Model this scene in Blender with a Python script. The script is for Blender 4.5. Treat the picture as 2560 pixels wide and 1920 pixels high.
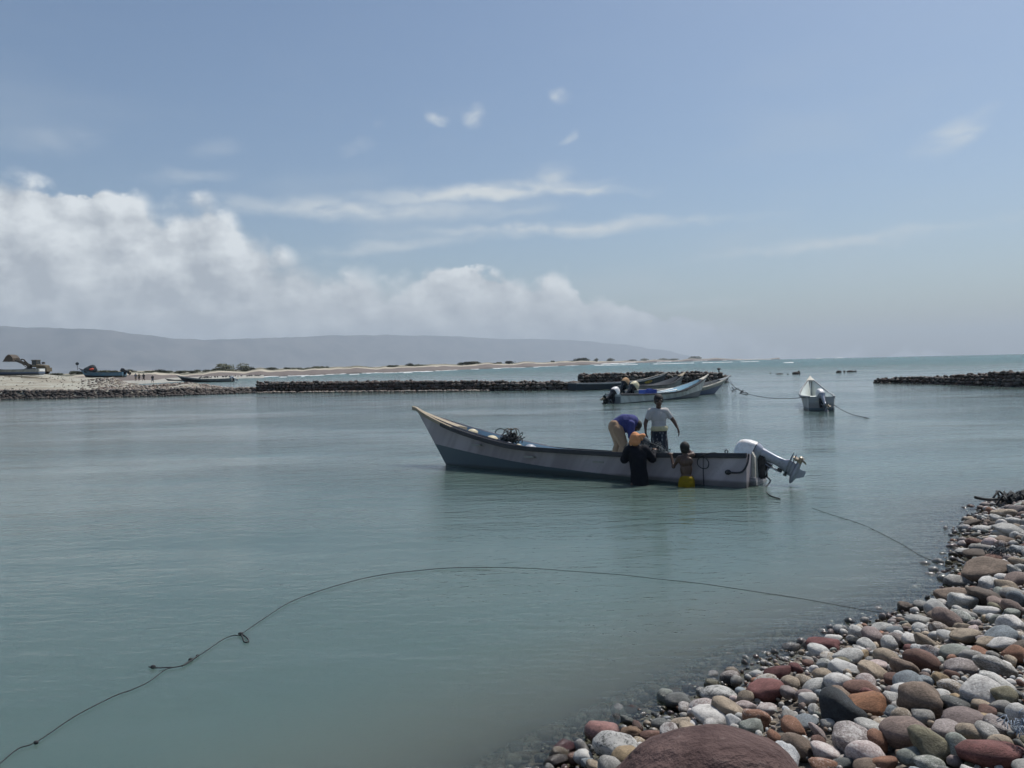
import bpy, bmesh, math, random
import numpy as np
from mathutils import Vector, Matrix, noise

scene = bpy.context.scene
for _o in list(bpy.data.objects):
    bpy.data.objects.remove(_o)
COL = scene.collection
rnd = random.Random(7)

# ------------------------------------------------------------------ camera
CAM_H = 2.4
FOCAL = 1930.0                      # focal length in pixels of a 2560 px wide picture
PITCH, ROLL = math.radians(-1.455), math.radians(-1.24)
CAM_R = (Matrix.Rotation(math.pi / 2 + PITCH, 3, 'X') @ Matrix.Rotation(ROLL, 3, 'Z'))
cam_data = bpy.data.cameras.new('camera')
cam_data.sensor_width = 36.0
cam_data.lens = 36.0 * FOCAL / 2560.0
cam_data.clip_start = 0.05
cam_data.clip_end = 80000.0
cam = bpy.data.objects.new('camera', cam_data)
cam.matrix_world = Matrix.Translation((0, 0, CAM_H)) @ CAM_R.to_4x4()
COL.objects.link(cam)
scene.camera = cam

# ------------------------------------------------------------------ sun
SUN_AZ, SUN_EL = math.radians(50.0), math.radians(60.0)      # clockwise from +Y
sun_data = bpy.data.lights.new('sun', 'SUN')
sun_data.energy = 4.6
sun_data.angle = math.radians(0.53)
sun_data.color = (1.0, 0.96, 0.90)
sun = bpy.data.objects.new('sun', sun_data)
SUN_DIR = Vector((math.sin(SUN_AZ) * math.cos(SUN_EL), math.cos(SUN_AZ) * math.cos(SUN_EL), math.sin(SUN_EL)))
sun.rotation_euler = SUN_DIR.to_track_quat('Z', 'Y').to_euler()
sun.location = (30, 30, 60)
COL.objects.link(sun)

# ------------------------------------------------------------------ exposure / render settings
scene.view_settings.view_transform = 'Standard'
scene.view_settings.look = 'None'
scene.view_settings.gamma = 1.0
scene.view_settings.exposure = 0.0
scene.view_settings.use_curve_mapping = False
scene.cycles.use_denoising = True
scene.cycles.max_bounces = 4
scene.cycles.diffuse_bounces = 2
scene.cycles.glossy_bounces = 3
scene.cycles.use_adaptive_sampling = True
scene.cycles.adaptive_threshold = 0.03
scene.cycles.transparent_max_bounces = 8
scene.cycles.volume_bounces = 0
scene.cycles.sample_clamp_indirect = 6.0
scene.cycles.caustics_reflective = False
scene.cycles.caustics_refractive = False


# ------------------------------------------------------------------ pixel helpers (2560 x 1920 grid -> world)
def ray(px, py):
    return CAM_R @ Vector(((px - 1280.0) / FOCAL, -(py - 960.0) / FOCAL, -1.0))


def on_plane(px, py, z=0.0):
    v = ray(px, py)
    return Vector((0, 0, CAM_H)) + v * ((z - CAM_H) / v.z)


def at_depth(px, py, y):
    v = ray(px, py)
    return Vector((0, 0, CAM_H)) + v * (y / v.y)


def project(p):
    q = CAM_R.transposed() @ (Vector(p) - Vector((0, 0, CAM_H)))
    if q.z >= -0.01:
        return None
    return 1280 - FOCAL * q.x / q.z, 960 + FOCAL * q.y / q.z


def lerp_table(t, table):
    if t <= table[0][0]:
        return table[0][1]
    for (a, va), (b, vb) in zip(table, table[1:]):
        if t <= b:
            k = (t - a) / (b - a)
            return va + (vb - va) * k
    return table[-1][1]


def smooth_table(t, table):
    """Catmull-Rom through the table points"""
    n = len(table)
    if t <= table[0][0]:
        return table[0][1]
    if t >= table[-1][0]:
        return table[-1][1]
    for i in range(n - 1):
        if t <= table[i + 1][0]:
            break
    x0, y0 = table[max(i - 1, 0)]
    x1, y1 = table[i]
    x2, y2 = table[i + 1]
    x3, y3 = table[min(i + 2, n - 1)]
    h = x2 - x1
    m1 = (y2 - y0) / (x2 - x0)
    m2 = (y3 - y1) / (x3 - x1)
    s = (t - x1) / h
    return ((2 * s**3 - 3 * s**2 + 1) * y1 + (s**3 - 2 * s**2 + s) * h * m1
            + (-2 * s**3 + 3 * s**2) * y2 + (s**3 - s**2) * h * m2)


# ------------------------------------------------------------------ shader node helper
class S:
    """a socket with arithmetic"""
    def __init__(self, tree, sock):
        self.t, self.s = tree, sock

    def _m(self, op, *args, clamp=False):
        n = self.t.nodes.new('ShaderNodeMath')
        n.operation = op
        n.use_clamp = clamp
        for i, a in enumerate(args):
            if isinstance(a, S):
                self.t.links.new(a.s, n.inputs[i])
            else:
                n.inputs[i].default_value = a
        return S(self.t, n.outputs[0])

    def __add__(self, o): return self._m('ADD', self, o)
    def __radd__(self, o): return self._m('ADD', o, self)
    def __sub__(self, o): return self._m('SUBTRACT', self, o)
    def __rsub__(self, o): return self._m('SUBTRACT', o, self)
    def __mul__(self, o): return self._m('MULTIPLY', self, o)
    def __rmul__(self, o): return self._m('MULTIPLY', o, self)
    def __truediv__(self, o): return self._m('DIVIDE', self, o)
    def clamp(self): return self._m('ADD', self, 0.0, clamp=True)
    def pow(self, e): return self._m('POWER', self, e)
    def max(self, o): return self._m('MAXIMUM', self, o)
    def min(self, o): return self._m('MINIMUM', self, o)

    def smooth(self, a, b, lo=0.0, hi=1.0):
        n = self.t.nodes.new('ShaderNodeMapRange')
        n.interpolation_type = 'SMOOTHSTEP'
        self.t.links.new(self.s, n.inputs[0])
        n.inputs[1].default_value = a
        n.inputs[2].default_value = b
        n.inputs[3].default_value = lo
        n.inputs[4].default_value = hi
        return S(self.t, n.outputs[0])


class Nodes:
    def __init__(self, tree):
        self.t = tree
        tree.nodes.clear()

    def new(self, kind, **props):
        n = self.t.nodes.new(kind)
        for k, v in props.items():
            setattr(n, k, v)
        return n

    def put(self, sock, v):
        if isinstance(v, S):
            self.t.links.new(v.s, sock)
        elif isinstance(v, bpy.types.NodeSocket):
            self.t.links.new(v, sock)
        else:
            if hasattr(sock, 'default_value') and isinstance(v, (tuple, list)) and len(v) == 3 and len(sock.default_value) == 4:
                v = (*v, 1.0)
            sock.default_value = v

    def noise(self, vec, scale, detail=4.0, rough=0.5, distort=0.0, dims='3D', color=False):
        n = self.new('ShaderNodeTexNoise', noise_dimensions=dims)
        if vec is not None:
            self.put(n.inputs['Vector'], vec)
        n.inputs['Scale'].default_value = scale
        n.inputs['Detail'].default_value = detail
        n.inputs['Roughness'].default_value = rough
        n.inputs['Distortion'].default_value = distort
        return S(self.t, n.outputs['Color' if color else 'Fac'])

    def voronoi(self, vec, scale, feature='F1', out='Distance', rand=1.0):
        n = self.new('ShaderNodeTexVoronoi', feature=feature)
        if vec is not None:
            self.put(n.inputs['Vector'], vec)
        n.inputs['Scale'].default_value = scale
        n.inputs['Randomness'].default_value = rand
        return S(self.t, n.outputs[out])

    def mix(self, fac, a, b, blend='MIX'):
        n = self.new('ShaderNodeMix', data_type='RGBA', blend_type=blend)
        self.put(n.inputs[0], fac)
        self.put(n.inputs[6], a)
        self.put(n.inputs[7], b)
        return S(self.t, n.outputs[2])

    def combine(self, x, y, z):
        n = self.new('ShaderNodeCombineXYZ')
        for i, v in enumerate((x, y, z)):
            self.put(n.inputs[i], v)
        return S(self.t, n.outputs[0])

    def separate(self, v):
        n = self.new('ShaderNodeSeparateXYZ')
        self.put(n.inputs[0], v)
        return [S(self.t, o) for o in n.outputs]

    def mapping(self, v, loc=(0, 0, 0), rot=(0, 0, 0), scale=(1, 1, 1)):
        n = self.new('ShaderNodeMapping')
        self.put(n.inputs[0], v)
        n.inputs[1].default_value = loc
        n.inputs[2].default_value = rot
        n.inputs[3].default_value = scale
        return S(self.t, n.outputs[0])

    def coord(self, which='Object'):
        return S(self.t, self.new('ShaderNodeTexCoord').outputs[which])

    def position(self):
        return S(self.t, self.new('ShaderNodeNewGeometry').outputs['Position'])

    def bump(self, height, strength=0.3, distance=0.02, normal=None):
        n = self.new('ShaderNodeBump')
        self.put(n.inputs['Height'], height)
        self.put(n.inputs['Strength'], strength)
        self.put(n.inputs['Distance'], distance)
        if normal is not None:
            self.put(n.inputs['Normal'], normal)
        return S(self.t, n.outputs[0])

    def surface(self, shader, volume=None):
        o = self.new('ShaderNodeOutputMaterial')
        if shader is not None:
            self.put(o.inputs['Surface'], shader)
        if volume is not None:
            self.put(o.inputs['Volume'], volume)


def new_material(name):
    m = bpy.data.materials.new(name)
    m.use_nodes = True
    return m, Nodes(m.node_tree)


def principled(N, color, rough=0.6, normal=None, metallic=0.0, spec=0.5):
    p = N.new('ShaderNodeBsdfPrincipled')
    N.put(p.inputs['Base Color'], color)
    N.put(p.inputs['Roughness'], rough)
    N.put(p.inputs['Metallic'], metallic)
    N.put(p.inputs['Specular IOR Level'], spec)
    if normal is not None:
        N.put(p.inputs['Normal'], normal)
    return p.outputs[0]


# ------------------------------------------------------------------ world: clear tropical sky, cumulus bank over the hills, thin streaks
world = bpy.data.worlds.new('World')
scene.world = world
world.use_nodes = True
N = Nodes(world.node_tree)
sky = N.new('ShaderNodeTexSky', sky_type='NISHITA')
sky.sun_disc = False
sky.sun_elevation = SUN_EL
sky.sun_rotation = SUN_AZ
sky.air_density = 1.0
sky.dust_density = 1.8
sky.ozone_density = 1.0
SKY_STRENGTH = 0.092

D = N.coord('Generated')
dx, dy, dz = N.separate(D)
az = dx._m('ARCTAN2', dx, dy)
hor = (dx * dx + dy * dy).pow(0.5)
el = dz / hor.max(0.02)


def sky_dir(px, py):
    v = ray(px, py)
    return math.atan2(v.x, v.y), v.z / math.hypot(v.x, v.y)


# --- cumulus bank: top edge against azimuth, taken on round the horizon to both sides
bank_px = [(-120, 400), (0, 388), (60, 402), (110, 430), (180, 462), (300, 468), (400, 468), (480, 466), (560, 505), (620, 550),
           (680, 588), (760, 622), (820, 640), (880, 636), (960, 640), (1040, 652), (1110, 640), (1200, 655),
           (1290, 680), (1350, 678), (1395, 655), (1450, 715), (1520, 738), (1650, 752), (1780, 772), (1900, 800), (2080, 850), (2300, 862), (2560, 862)]
bank = [sky_dir(*p) for p in bank_px]
curve = N.new('ShaderNodeFloatCurve')
cm = curve.mapping
pts = [(-math.pi, .06), (-2.4, .16), (-1.7, .24), (-1.2, .17), (-.85, .22)] + bank + [(.9, .03), (1.5, .06), (2.2, .03), (math.pi, .06)]
cv = cm.curves[0]
pts = [((a + math.pi) / (2 * math.pi), v / 0.4) for a, v in pts]
cv.points[0].location = pts[0]
cv.points[1].location = pts[-1]
for p in pts[1:-1]:
    cv.points.new(*p)
for p in cv.points:
    p.handle_type = 'AUTO'
cm.update()
N.put(curve.inputs['Value'], (az + math.pi) / (2 * math.pi))
top = S(N.t, curve.outputs[0]) * 0.4

flat = N.combine(az, el * 1.25, 0.0)                 # a chart of the sky for the cloud noise
big = N.noise(flat, 9.0, 1.0, 0.5) - 0.5
lump = N.noise(flat, 24.0, 5.0, 0.56) - 0.5
puff = N.voronoi(N.combine(az + lump * 0.05, el * 1.25 + big * 0.06, 0.3), 30.0, 'F1') - 0.35
depth = top - el + big * 0.045 + lump * 0.055 - puff * 0.030 - (el - top).smooth(0.004, 0.03, 0.0, 0.14)
soft = N.noise(flat, 5.0, 2.0, 0.5)
edge = depth / (soft.smooth(0.38, 0.62, 0.007, 0.050))
bank_a = edge.clamp().smooth(0.0, 1.0) * el.smooth(-0.02, 0.0)
sunward = N.combine(az + 0.016, el * 1.25 + 0.022, 0.0)
lump2 = N.noise(sunward, 24.0, 5.0, 0.56) - 0.5
big2 = N.noise(sunward, 9.0, 1.0, 0.5) - 0.5
relief = (lump - lump2) * 2.4 + (big - big2) * 1.8 - puff * 0.5
rim = depth.smooth(0.0, 0.17, 1.0, 0.0)
lit = (rim * 0.62 + relief * 0.9 + 0.22) * el.smooth(0.03, 0.16, 0.55, 1.0)
bank_col = N.mix(lit.clamp(), (0.43, 0.465, 0.51), (0.86, 0.90, 0.92))

# --- thin streaks and small puffs: (px, py, half length, half height, tilt deg, strength)
wisps = [(1200, 480, 360, 27, 2, .95), (1385, 446, 62, 38, 28, .55), (1450, 478, 190, 19, -2, .75), (900, 522, 470, 34, 0, .68), (1300, 530, 130, 14, 6, .25), (1430, 572, 520, 23, 1, .75),
         (980, 615, 260, 22, 5, .45), (2090, 606, 360, 24, 2, .50), (480, 442, 130, 22, 5, .26), (1185, 285, 32, 36, -40, .85), (1092, 306, 34, 24, -25, .7), (1404, 240, 30, 28, -35, .7), (1416, 341, 34, 15, 32, .42), (888, 366, 42, 26, 30, .26), (955, 306, 18, 12, 0, .2),
         (2395, 328, 100, 34, 27, .52), (130, 345, 130, 40, 10, .18), (545, 370, 70, 25, 10, .16), (2600, 520, 90, 22, 10, .3), (1740, 764, 190, 16, 0, .22), (1850, 545, 16, 8, 0, .25), (2860, 420, 200, 24, 4, .3), (-300, 330, 260, 30, 4, .3)]
wn = N.noise(N.combine(az, el * 2.2, 1.7), 22.0, 4.0, 0.58, 0.4)
warp_a = (N.noise(N.combine(az, el * 1.6, 5.0), 16.0, 2.0, 0.55) - 0.5)
warp_b = (N.noise(N.combine(az, el * 1.6, 9.0), 16.0, 2.0, 0.55) - 0.5)
chart = N.combine(az + warp_a * 0.05, el + warp_b * 0.03, 0.0)
total = None
for px, py, hl, hh, tilt, k in wisps:
    a0, e0 = sky_dir(px, py)
    mp = N.new('ShaderNodeMapping', vector_type='TEXTURE')
    N.put(mp.inputs[0], chart)
    mp.inputs[1].default_value = (a0, e0, 0)
    mp.inputs[2].default_value = (0, 0, math.radians(tilt))
    mp.inputs[3].default_value = (hl / FOCAL, hh / FOCAL, 1)
    ln = N.new('ShaderNodeVectorMath', operation='LENGTH')
    N.put(ln.inputs[0], mp.outputs[0])
    g = S(N.t, ln.outputs['Value']).smooth(0.0, 1.16, k, 0.0)
    total = g if total is None else total.max(g)
wisp_a = (total * wn.smooth(0.32, 0.62, 0.35, 1.15)).clamp()
veil = N.noise(N.combine(az, el * 3.0, 3.0), 4.0, 3.0, 0.55).smooth(0.45, 0.8) * el.smooth(0.0, 0.5, 0.35, 0.0)

bg = N.new('ShaderNodeVectorMath', operation='SCALE')
N.put(bg.inputs[0], sky.outputs[0])
bg.inputs[3].default_value = SKY_STRENGTH
base = N.mix(1.0, S(N.t, bg.outputs[0]), (0.93, 1.03, 1.09), 'MULTIPLY')
c1 = N.mix(veil, base, (0.52, 0.59, 0.65))
c2 = N.mix(wisp_a, c1, (0.68, 0.73, 0.76))
c3 = N.mix(bank_a * 0.93, c2, bank_col)
bgn = N.new('ShaderNodeBackground')
N.put(bgn.inputs[0], c3)
clear_bg = N.new('ShaderNodeBackground')
N.put(clear_bg.inputs[0], base)
low = el._m('LESS_THAN', el, 0.52) * el._m('GREATER_THAN', el, -0.03)      # no cloud stands higher: plain sky there
bmix = N.new('ShaderNodeMixShader')
N.put(bmix.inputs[0], low)
N.put(bmix.inputs[1], clear_bg.outputs[0])
N.put(bmix.inputs[2], bgn.outputs[0])
wo = N.new('ShaderNodeOutputWorld')
N.t.links.new(bmix.outputs[0], wo.inputs[0])
world.cycles.sampling_method = 'MANUAL'
world.cycles.sample_map_resolution = 512

import time


# ------------------------------------------------------------------ object helpers
def tag(o, label=None, category=None, group=None, kind=None):
    if label:
        o['label'] = label
    if category:
        o['category'] = category
    if group:
        o['group'] = group
    if kind:
        o['kind'] = kind
    return o


def empty(name, loc=(0, 0, 0), rz=0.0):
    o = bpy.data.objects.new(name, None)
    o.empty_display_size = 0.2
    o.location = loc
    o.rotation_euler = (0, 0, rz)
    COL.objects.link(o)
    return o


def link(name, mesh, parent=None, mat=None, smooth=None):
    if mat is not None:
        mesh.materials.clear()
        for m in (mat if isinstance(mat, (list, tuple)) else [mat]):
            mesh.materials.append(m)
    if smooth is not None and len(mesh.polygons):
        mesh.polygons.foreach_set('use_smooth', [smooth] * len(mesh.polygons))
    o = bpy.data.objects.new(name, mesh)
    COL.objects.link(o)
    if parent is not None:
        o.parent = parent
    return o


class MB:
    """collects shapes, then links them as one mesh object"""
    def __init__(self):
        self.v, self.f, self.m = [], [], []
        self.M = Matrix.Identity(4)

    def add(self, verts, faces, mat=0):
        b = len(self.v)
        self.v.extend([tuple(self.M @ Vector(p)) for p in verts])
        self.f.extend([tuple(i + b for i in f) for f in faces])
        self.m.extend([mat] * len(faces))
        return self

    def box(self, c, size, rot=None, mat=0, taper=1.0):
        sx, sy, sz = (s / 2 for s in size)
        vs = [Vector((x * (taper if z > 0 else 1), y * (taper if z > 0 else 1), z)) for z in (-sz, sz) for x, y in ((-sx, -sy), (sx, -sy), (sx, sy), (-sx, sy))]
        if rot is not None:
            vs = [rot @ p for p in vs]
        vs = [p + Vector(c) for p in vs]
        return self.add(vs, [(0, 3, 2, 1), (4, 5, 6, 7), (0, 1, 5, 4), (1, 2, 6, 5), (2, 3, 7, 6), (3, 0, 4, 7)], mat)

    def loft(self, rings, close=True, caps=True, mat=0):
        n = len(rings[0])
        vs = [p for r in rings for p in r]
        fs = []
        for i in range(len(rings) - 1):
            for j in range(n if close else n - 1):
                k = (j + 1) % n
                fs.append((i * n + j, i * n + k, (i + 1) * n + k, (i + 1) * n + j))
        if caps and close:
            fs.append(tuple(reversed(range(n))))
            fs.append(tuple((len(rings) - 1) * n + j for j in range(n)))
        return self.add(vs, fs, mat)

    def tube(self, pts, radii, seg=8, mat=0, caps=True):
        pts = [Vector(p) for p in pts]
        if not isinstance(radii, (list, tuple)):
            radii = [radii] * len(pts)
        rings, up = [], None
        for i, p in enumerate(pts):
            t = (pts[min(i + 1, len(pts) - 1)] - pts[max(i - 1, 0)])
            t = t.normalized() if t.length > 1e-9 else Vector((0, 0, 1))
            if up is None:
                up = Vector((0, 0, 1)) if abs(t.z) < 0.9 else Vector((1, 0, 0))
            a = up - t * up.dot(t)
            a = a.normalized() if a.length > 1e-6 else t.orthogonal().normalized()
            up = a
            b = t.cross(a)
            r = radii[i]
            rings.append([p + a * (r * math.cos(2 * math.pi * k / seg)) + b * (r * math.sin(2 * math.pi * k / seg)) for k in range(seg)])
        return self.loft(rings, True, caps, mat)

    def ball(self, c, r, nu=12, nv=8, rot=None, mat=0):
        rx, ry, rz = r if isinstance(r, (tuple, list)) else (r, r, r)
        vs, fs = [Vector((0, 0, rz))], []
        for i in range(1, nv):
            th = math.pi * i / nv
            for j in range(nu):
                ph = 2 * math.pi * j / nu
                vs.append(Vector((rx * math.sin(th) * math.cos(ph), ry * math.sin(th) * math.sin(ph), rz * math.cos(th))))
        vs.append(Vector((0, 0, -rz)))
        last = len(vs) - 1
        for j in range(nu):
            k = (j + 1) % nu
            fs.append((0, 1 + j, 1 + k))
            for i in range(nv - 2):
                a = 1 + i * nu
                fs.append((a + j, a + nu + j, a + nu + k, a + k))
            a = 1 + (nv - 2) * nu
            fs.append((last, a + k, a + j))
        if rot is not None:
            vs = [rot @ p for p in vs]
        vs = [p + Vector(c) for p in vs]
        return self.add(vs, fs, mat)

    def mesh(self, name):
        me = bpy.data.meshes.new(name)
        me.from_pydata(self.v, [], self.f)
        me.polygons.foreach_set('material_index', self.m)
        me.update()
        return me

    def build(self, name, mat, parent=None, smooth=False, angle=None):
        me = self.mesh(name)
        o = link(name, me, parent, mat, smooth or angle is not None)
        if angle is not None:
            me.set_sharp_from_angle(angle=math.radians(angle))
        return o


def grid_mesh(name, xs, ys, zfun):
    nx, ny = len(xs), len(ys)
    v = [(x, y, zfun(x, y)) for y in ys for x in xs]
    f = [(j * nx + i, j * nx + i + 1, (j + 1) * nx + i + 1, (j + 1) * nx + i) for j in range(ny - 1) for i in range(nx - 1)]
    me = bpy.data.meshes.new(name)
    me.from_pydata(v, [], f)
    me.update()
    return me


def polyline_tube(name, pts, r, mat, parent=None, seg=6, sub=6):
    """smooth tube through points (Catmull-Rom)"""
    P = [Vector(p) for p in pts]
    out = []
    for i in range(len(P) - 1):
        p0, p1, p2, p3 = P[max(i - 1, 0)], P[i], P[i + 1], P[min(i + 2, len(P) - 1)]
        for k in range(sub):
            t = k / sub
            out.append(0.5 * ((2 * p1) + (p2 - p0) * t + (2 * p0 - 5 * p1 + 4 * p2 - p3) * t * t + (3 * p1 - p0 - 3 * p2 + p3) * t**3))
    out.append(P[-1])
    return MB().tube(out, r, seg).build(name, mat, parent, smooth=True)


def evaluated_mesh(o, name):
    dg = bpy.context.evaluated_depsgraph_get()
    dg.update()
    me = bpy.data.meshes.new_from_object(o.evaluated_get(dg))
    me.name = name
    return me


# ------------------------------------------------------------------ shore geometry
SHORE = [(-30, -17), (-9, -3.6), (-3, 1.6), (-1.2, 3.1), (0.25, 4.62), (1.95, 6.05), (2.9, 6.75), (3.75, 7.3), (4.5, 7.95), (5.2, 9.0), (6.2, 10.6), (7.15, 12.0), (8.6, 12.9), (10.5, 13.6), (14, 15.5), (30, 24)]
_SH = np.array(SHORE, float)


def shore_dist(x, y):
    """signed distance to the water's edge, positive on land"""
    best, sign = 1e9, 1
    for (ax, ay), (bx, by) in zip(SHORE, SHORE[1:]):
        ux, uy = bx - ax, by - ay
        t = max(0.0, min(1.0, ((x - ax) * ux + (y - ay) * uy) / (ux * ux + uy * uy)))
        ex, ey = x - ax - ux * t, y - ay - uy * t
        d = ex * ex + ey * ey
        if d < best:
            best = d
            sign = -1 if (ux * (y - ay) - uy * (x - ax)) > 0 else 1
    return sign * math.sqrt(best)


def beach_z(x, y):
    s = shore_dist(x, y)
    z = 0.25 * s if s < 3.4 else 0.85 + 0.06 * (min(s, 20) - 3.4)
    if s < 0:
        z = 0.24 * s if s > -3 else -0.72 + 0.02 * (s + 3)
    return max(z, -1.2) + 0.035 * noise.noise((x * 0.9, y * 0.9, 0.3))


# ------------------------------------------------------------------ water
def build_water():
    def axis(lo, hi, step, far):
        mid = list(np.arange(lo, hi + 1e-6, step))
        out, d = [], step
        x = hi
        while x < far:
            d *= 1.35
            x += d
            out.append(min(x, far))
        back, d, x = [], step, lo
        while x > -far:
            d *= 1.35
            x -= d
            back.append(max(x, -far))
        return back[::-1] + mid + out
    xs, ys = axis(-2.5, 10.5, 0.14, 16000), axis(2.0, 15.0, 0.14, 16000)
    me = grid_mesh('sea_water', xs, ys, lambda x, y: -(x * x + y * y) / 12742000.0)     # the earth's own curve sets the horizon
    att = me.attributes.new('depth', 'FLOAT', 'POINT')
    vals = []
    for v in me.vertices:
        x, y = v.co.x, v.co.y
        if -4 < x < 12 and -2 < y < 16:
            s = shore_dist(x, y)
            vals.append(max(0.0, -0.24 * s) if s > -3 else 0.8)
        else:
            vals.append(1.0)
    att.data.foreach_set('value', vals)
    m, N = new_material('milky sea water')
    pos = N.position()
    px, py, pz = N.separate(pos)
    dist = (px * px + py * py).pow(0.5)
    fine = N.noise(N.mapping(pos, rot=(0, 0, 0.2), scale=(1.0, 2.6, 1)), 3.2, 4.0, 0.55, 0.3)
    ripple = N.noise(N.mapping(pos, rot=(0, 0, -0.3), scale=(1.0, 2.2, 1)), 9.0, 3.0, 0.5, 0.3)
    mid = N.noise(N.mapping(pos, rot=(0, 0, -0.15), scale=(0.6, 1.7, 1)), 1.1, 3.0, 0.5, 0.4)
    swell = N.noise(N.mapping(pos, rot=(0, 0, 0.1), scale=(0.35, 1.0, 1)), 0.35, 2.0, 0.5)
    gust = N.noise(N.mapping(pos, scale=(0.5, 1.0, 1)), 0.11, 3.0, 0.55).smooth(0.36, 0.62, 0.35, 1.25)
    calm = dist.smooth(5.0, 24.0, 0.85, 1.4)
    open_sea = dist.smooth(75.0, 160.0, 1.0, 6.0)
    h = (ripple * 0.0055 + fine * 0.014 + mid * 0.030 + swell * 0.05 * open_sea) * gust * calm
    nrm = N.bump(h, 1.0, 1.0)
    at = N.new('ShaderNodeAttribute', attribute_name='depth')
    dep = S(N.t, at.outputs['Fac'])
    clear = (dep * -8.0)._m('EXPONENT', dep * -8.0)
    murk = N.noise(N.mapping(pos, scale=(0.5, 1.2, 1)), 0.16, 3.0, 0.5)
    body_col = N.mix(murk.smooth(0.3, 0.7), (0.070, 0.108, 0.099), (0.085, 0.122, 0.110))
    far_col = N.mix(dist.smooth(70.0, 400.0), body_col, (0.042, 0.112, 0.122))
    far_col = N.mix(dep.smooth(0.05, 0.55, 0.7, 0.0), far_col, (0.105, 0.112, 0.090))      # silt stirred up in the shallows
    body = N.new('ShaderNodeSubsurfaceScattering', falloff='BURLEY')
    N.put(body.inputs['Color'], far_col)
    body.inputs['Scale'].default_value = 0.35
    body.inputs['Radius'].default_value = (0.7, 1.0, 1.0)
    tr = N.new('ShaderNodeBsdfTransparent')
    tr.inputs[0].default_value = (0.78, 0.81, 0.75, 1)
    mx = N.new('ShaderNodeMixShader')
    N.put(mx.inputs[0], clear)
    N.put(mx.inputs[1], body.outputs[0])
    N.put(mx.inputs[2], tr.outputs[0])
    fr = N.new('ShaderNodeFresnel')
    fr.inputs['IOR'].default_value = 1.33
    N.put(fr.inputs['Normal'], nrm)
    gl = N.new('ShaderNodeBsdfGlossy')
    gl.inputs['Color'].default_value = (1, 1, 1, 1)
    gl.inputs['Roughness'].default_value = 0.09
    N.put(gl.inputs['Normal'], nrm)
    out = N.new('ShaderNodeMixShader')
    N.put(out.inputs[0], S(N.t, fr.outputs[0]) * dist.smooth(50.0, 260.0, 1.0, 0.50))       # wave faces lean to the viewer far out
    N.put(out.inputs[1], mx.outputs[0])
    N.put(out.inputs[2], gl.outputs[0])
    N.surface(out.outputs[0])
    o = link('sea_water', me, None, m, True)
    tag(o, 'calm milky green-grey sea water filling the harbour', kind='structure')
    return o


build_water()

# the sea bed closes the scene underneath
m_bed, N = new_material('sea bed sand')
N.surface(principled(N, N.mix(N.noise(N.position(), 0.4, 5.0), (0.16, 0.16, 0.13), (0.24, 0.23, 0.19)), 0.9))
o = link('sea_bed', grid_mesh('sea_bed', [-16000, -60, 60, 16000], [-16000, -60, 60, 16000], lambda x, y: -2.6 if abs(x) < 100 and abs(y) < 100 else -64.0), None, m_bed)
tag(o, 'sandy bed under the harbour water', kind='structure')


# ------------------------------------------------------------------ polar strips: land seen along the far shore
def strip(name, cols, mat, jitter=0.0, fine=6, colour=None):
    """cols: list of (px, [(distance, height), ...]) with equal row counts; a real terrain at those distances"""
    rows = len(cols[0][1])
    tabs = [[[(c[0], c[1][r][k]) for c in cols] for k in (0, 1)] for r in range(rows)]
    p0, p1 = cols[0][0], cols[-1][0]
    n = int((p1 - p0) / fine) + 1
    v, f, rowid = [], [], []
    sub = 4
    R = (rows - 1) * sub + 1
    for i in range(n):
        px = p0 + (p1 - p0) * i / (n - 1)
        tx = (px - 1280) / FOCAL
        prof = [(lerp_table(px, tabs[r][0]), lerp_table(px, tabs[r][1])) for r in range(rows)]
        for k in range(R):
            r, s = min(k // sub, rows - 2), (k - min(k // sub, rows - 2) * sub) / sub
            d = prof[r][0] + (prof[r + 1][0] - prof[r][0]) * s
            z = prof[r][1] + (prof[r + 1][1] - prof[r][1]) * s
            x = tx * d
            if jitter and 0 < k < R - 1:
                q = jitter * (d / 100.0 if d > 100 else 1.0)
                z += q * (noise.fractal((x * 0.25 / max(1, d / 100), d * 0.25 / max(1, d / 100), 1.3), 1.0, 2.0, 4) )
            v.append((x, d, z))
            rowid.append(r + s)
    for i in range(n - 1):
        for k in range(R - 1):
            a = i * R + k
            f.append((a, a + R, a + R + 1, a + 1))
    me = bpy.data.meshes.new(name)
    me.from_pydata(v, [], f)
    me.update()
    att = me.attributes.new('band', 'FLOAT', 'POINT')
    att.data.foreach_set('value', rowid)
    return link(name, me, None, mat, True)


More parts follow.
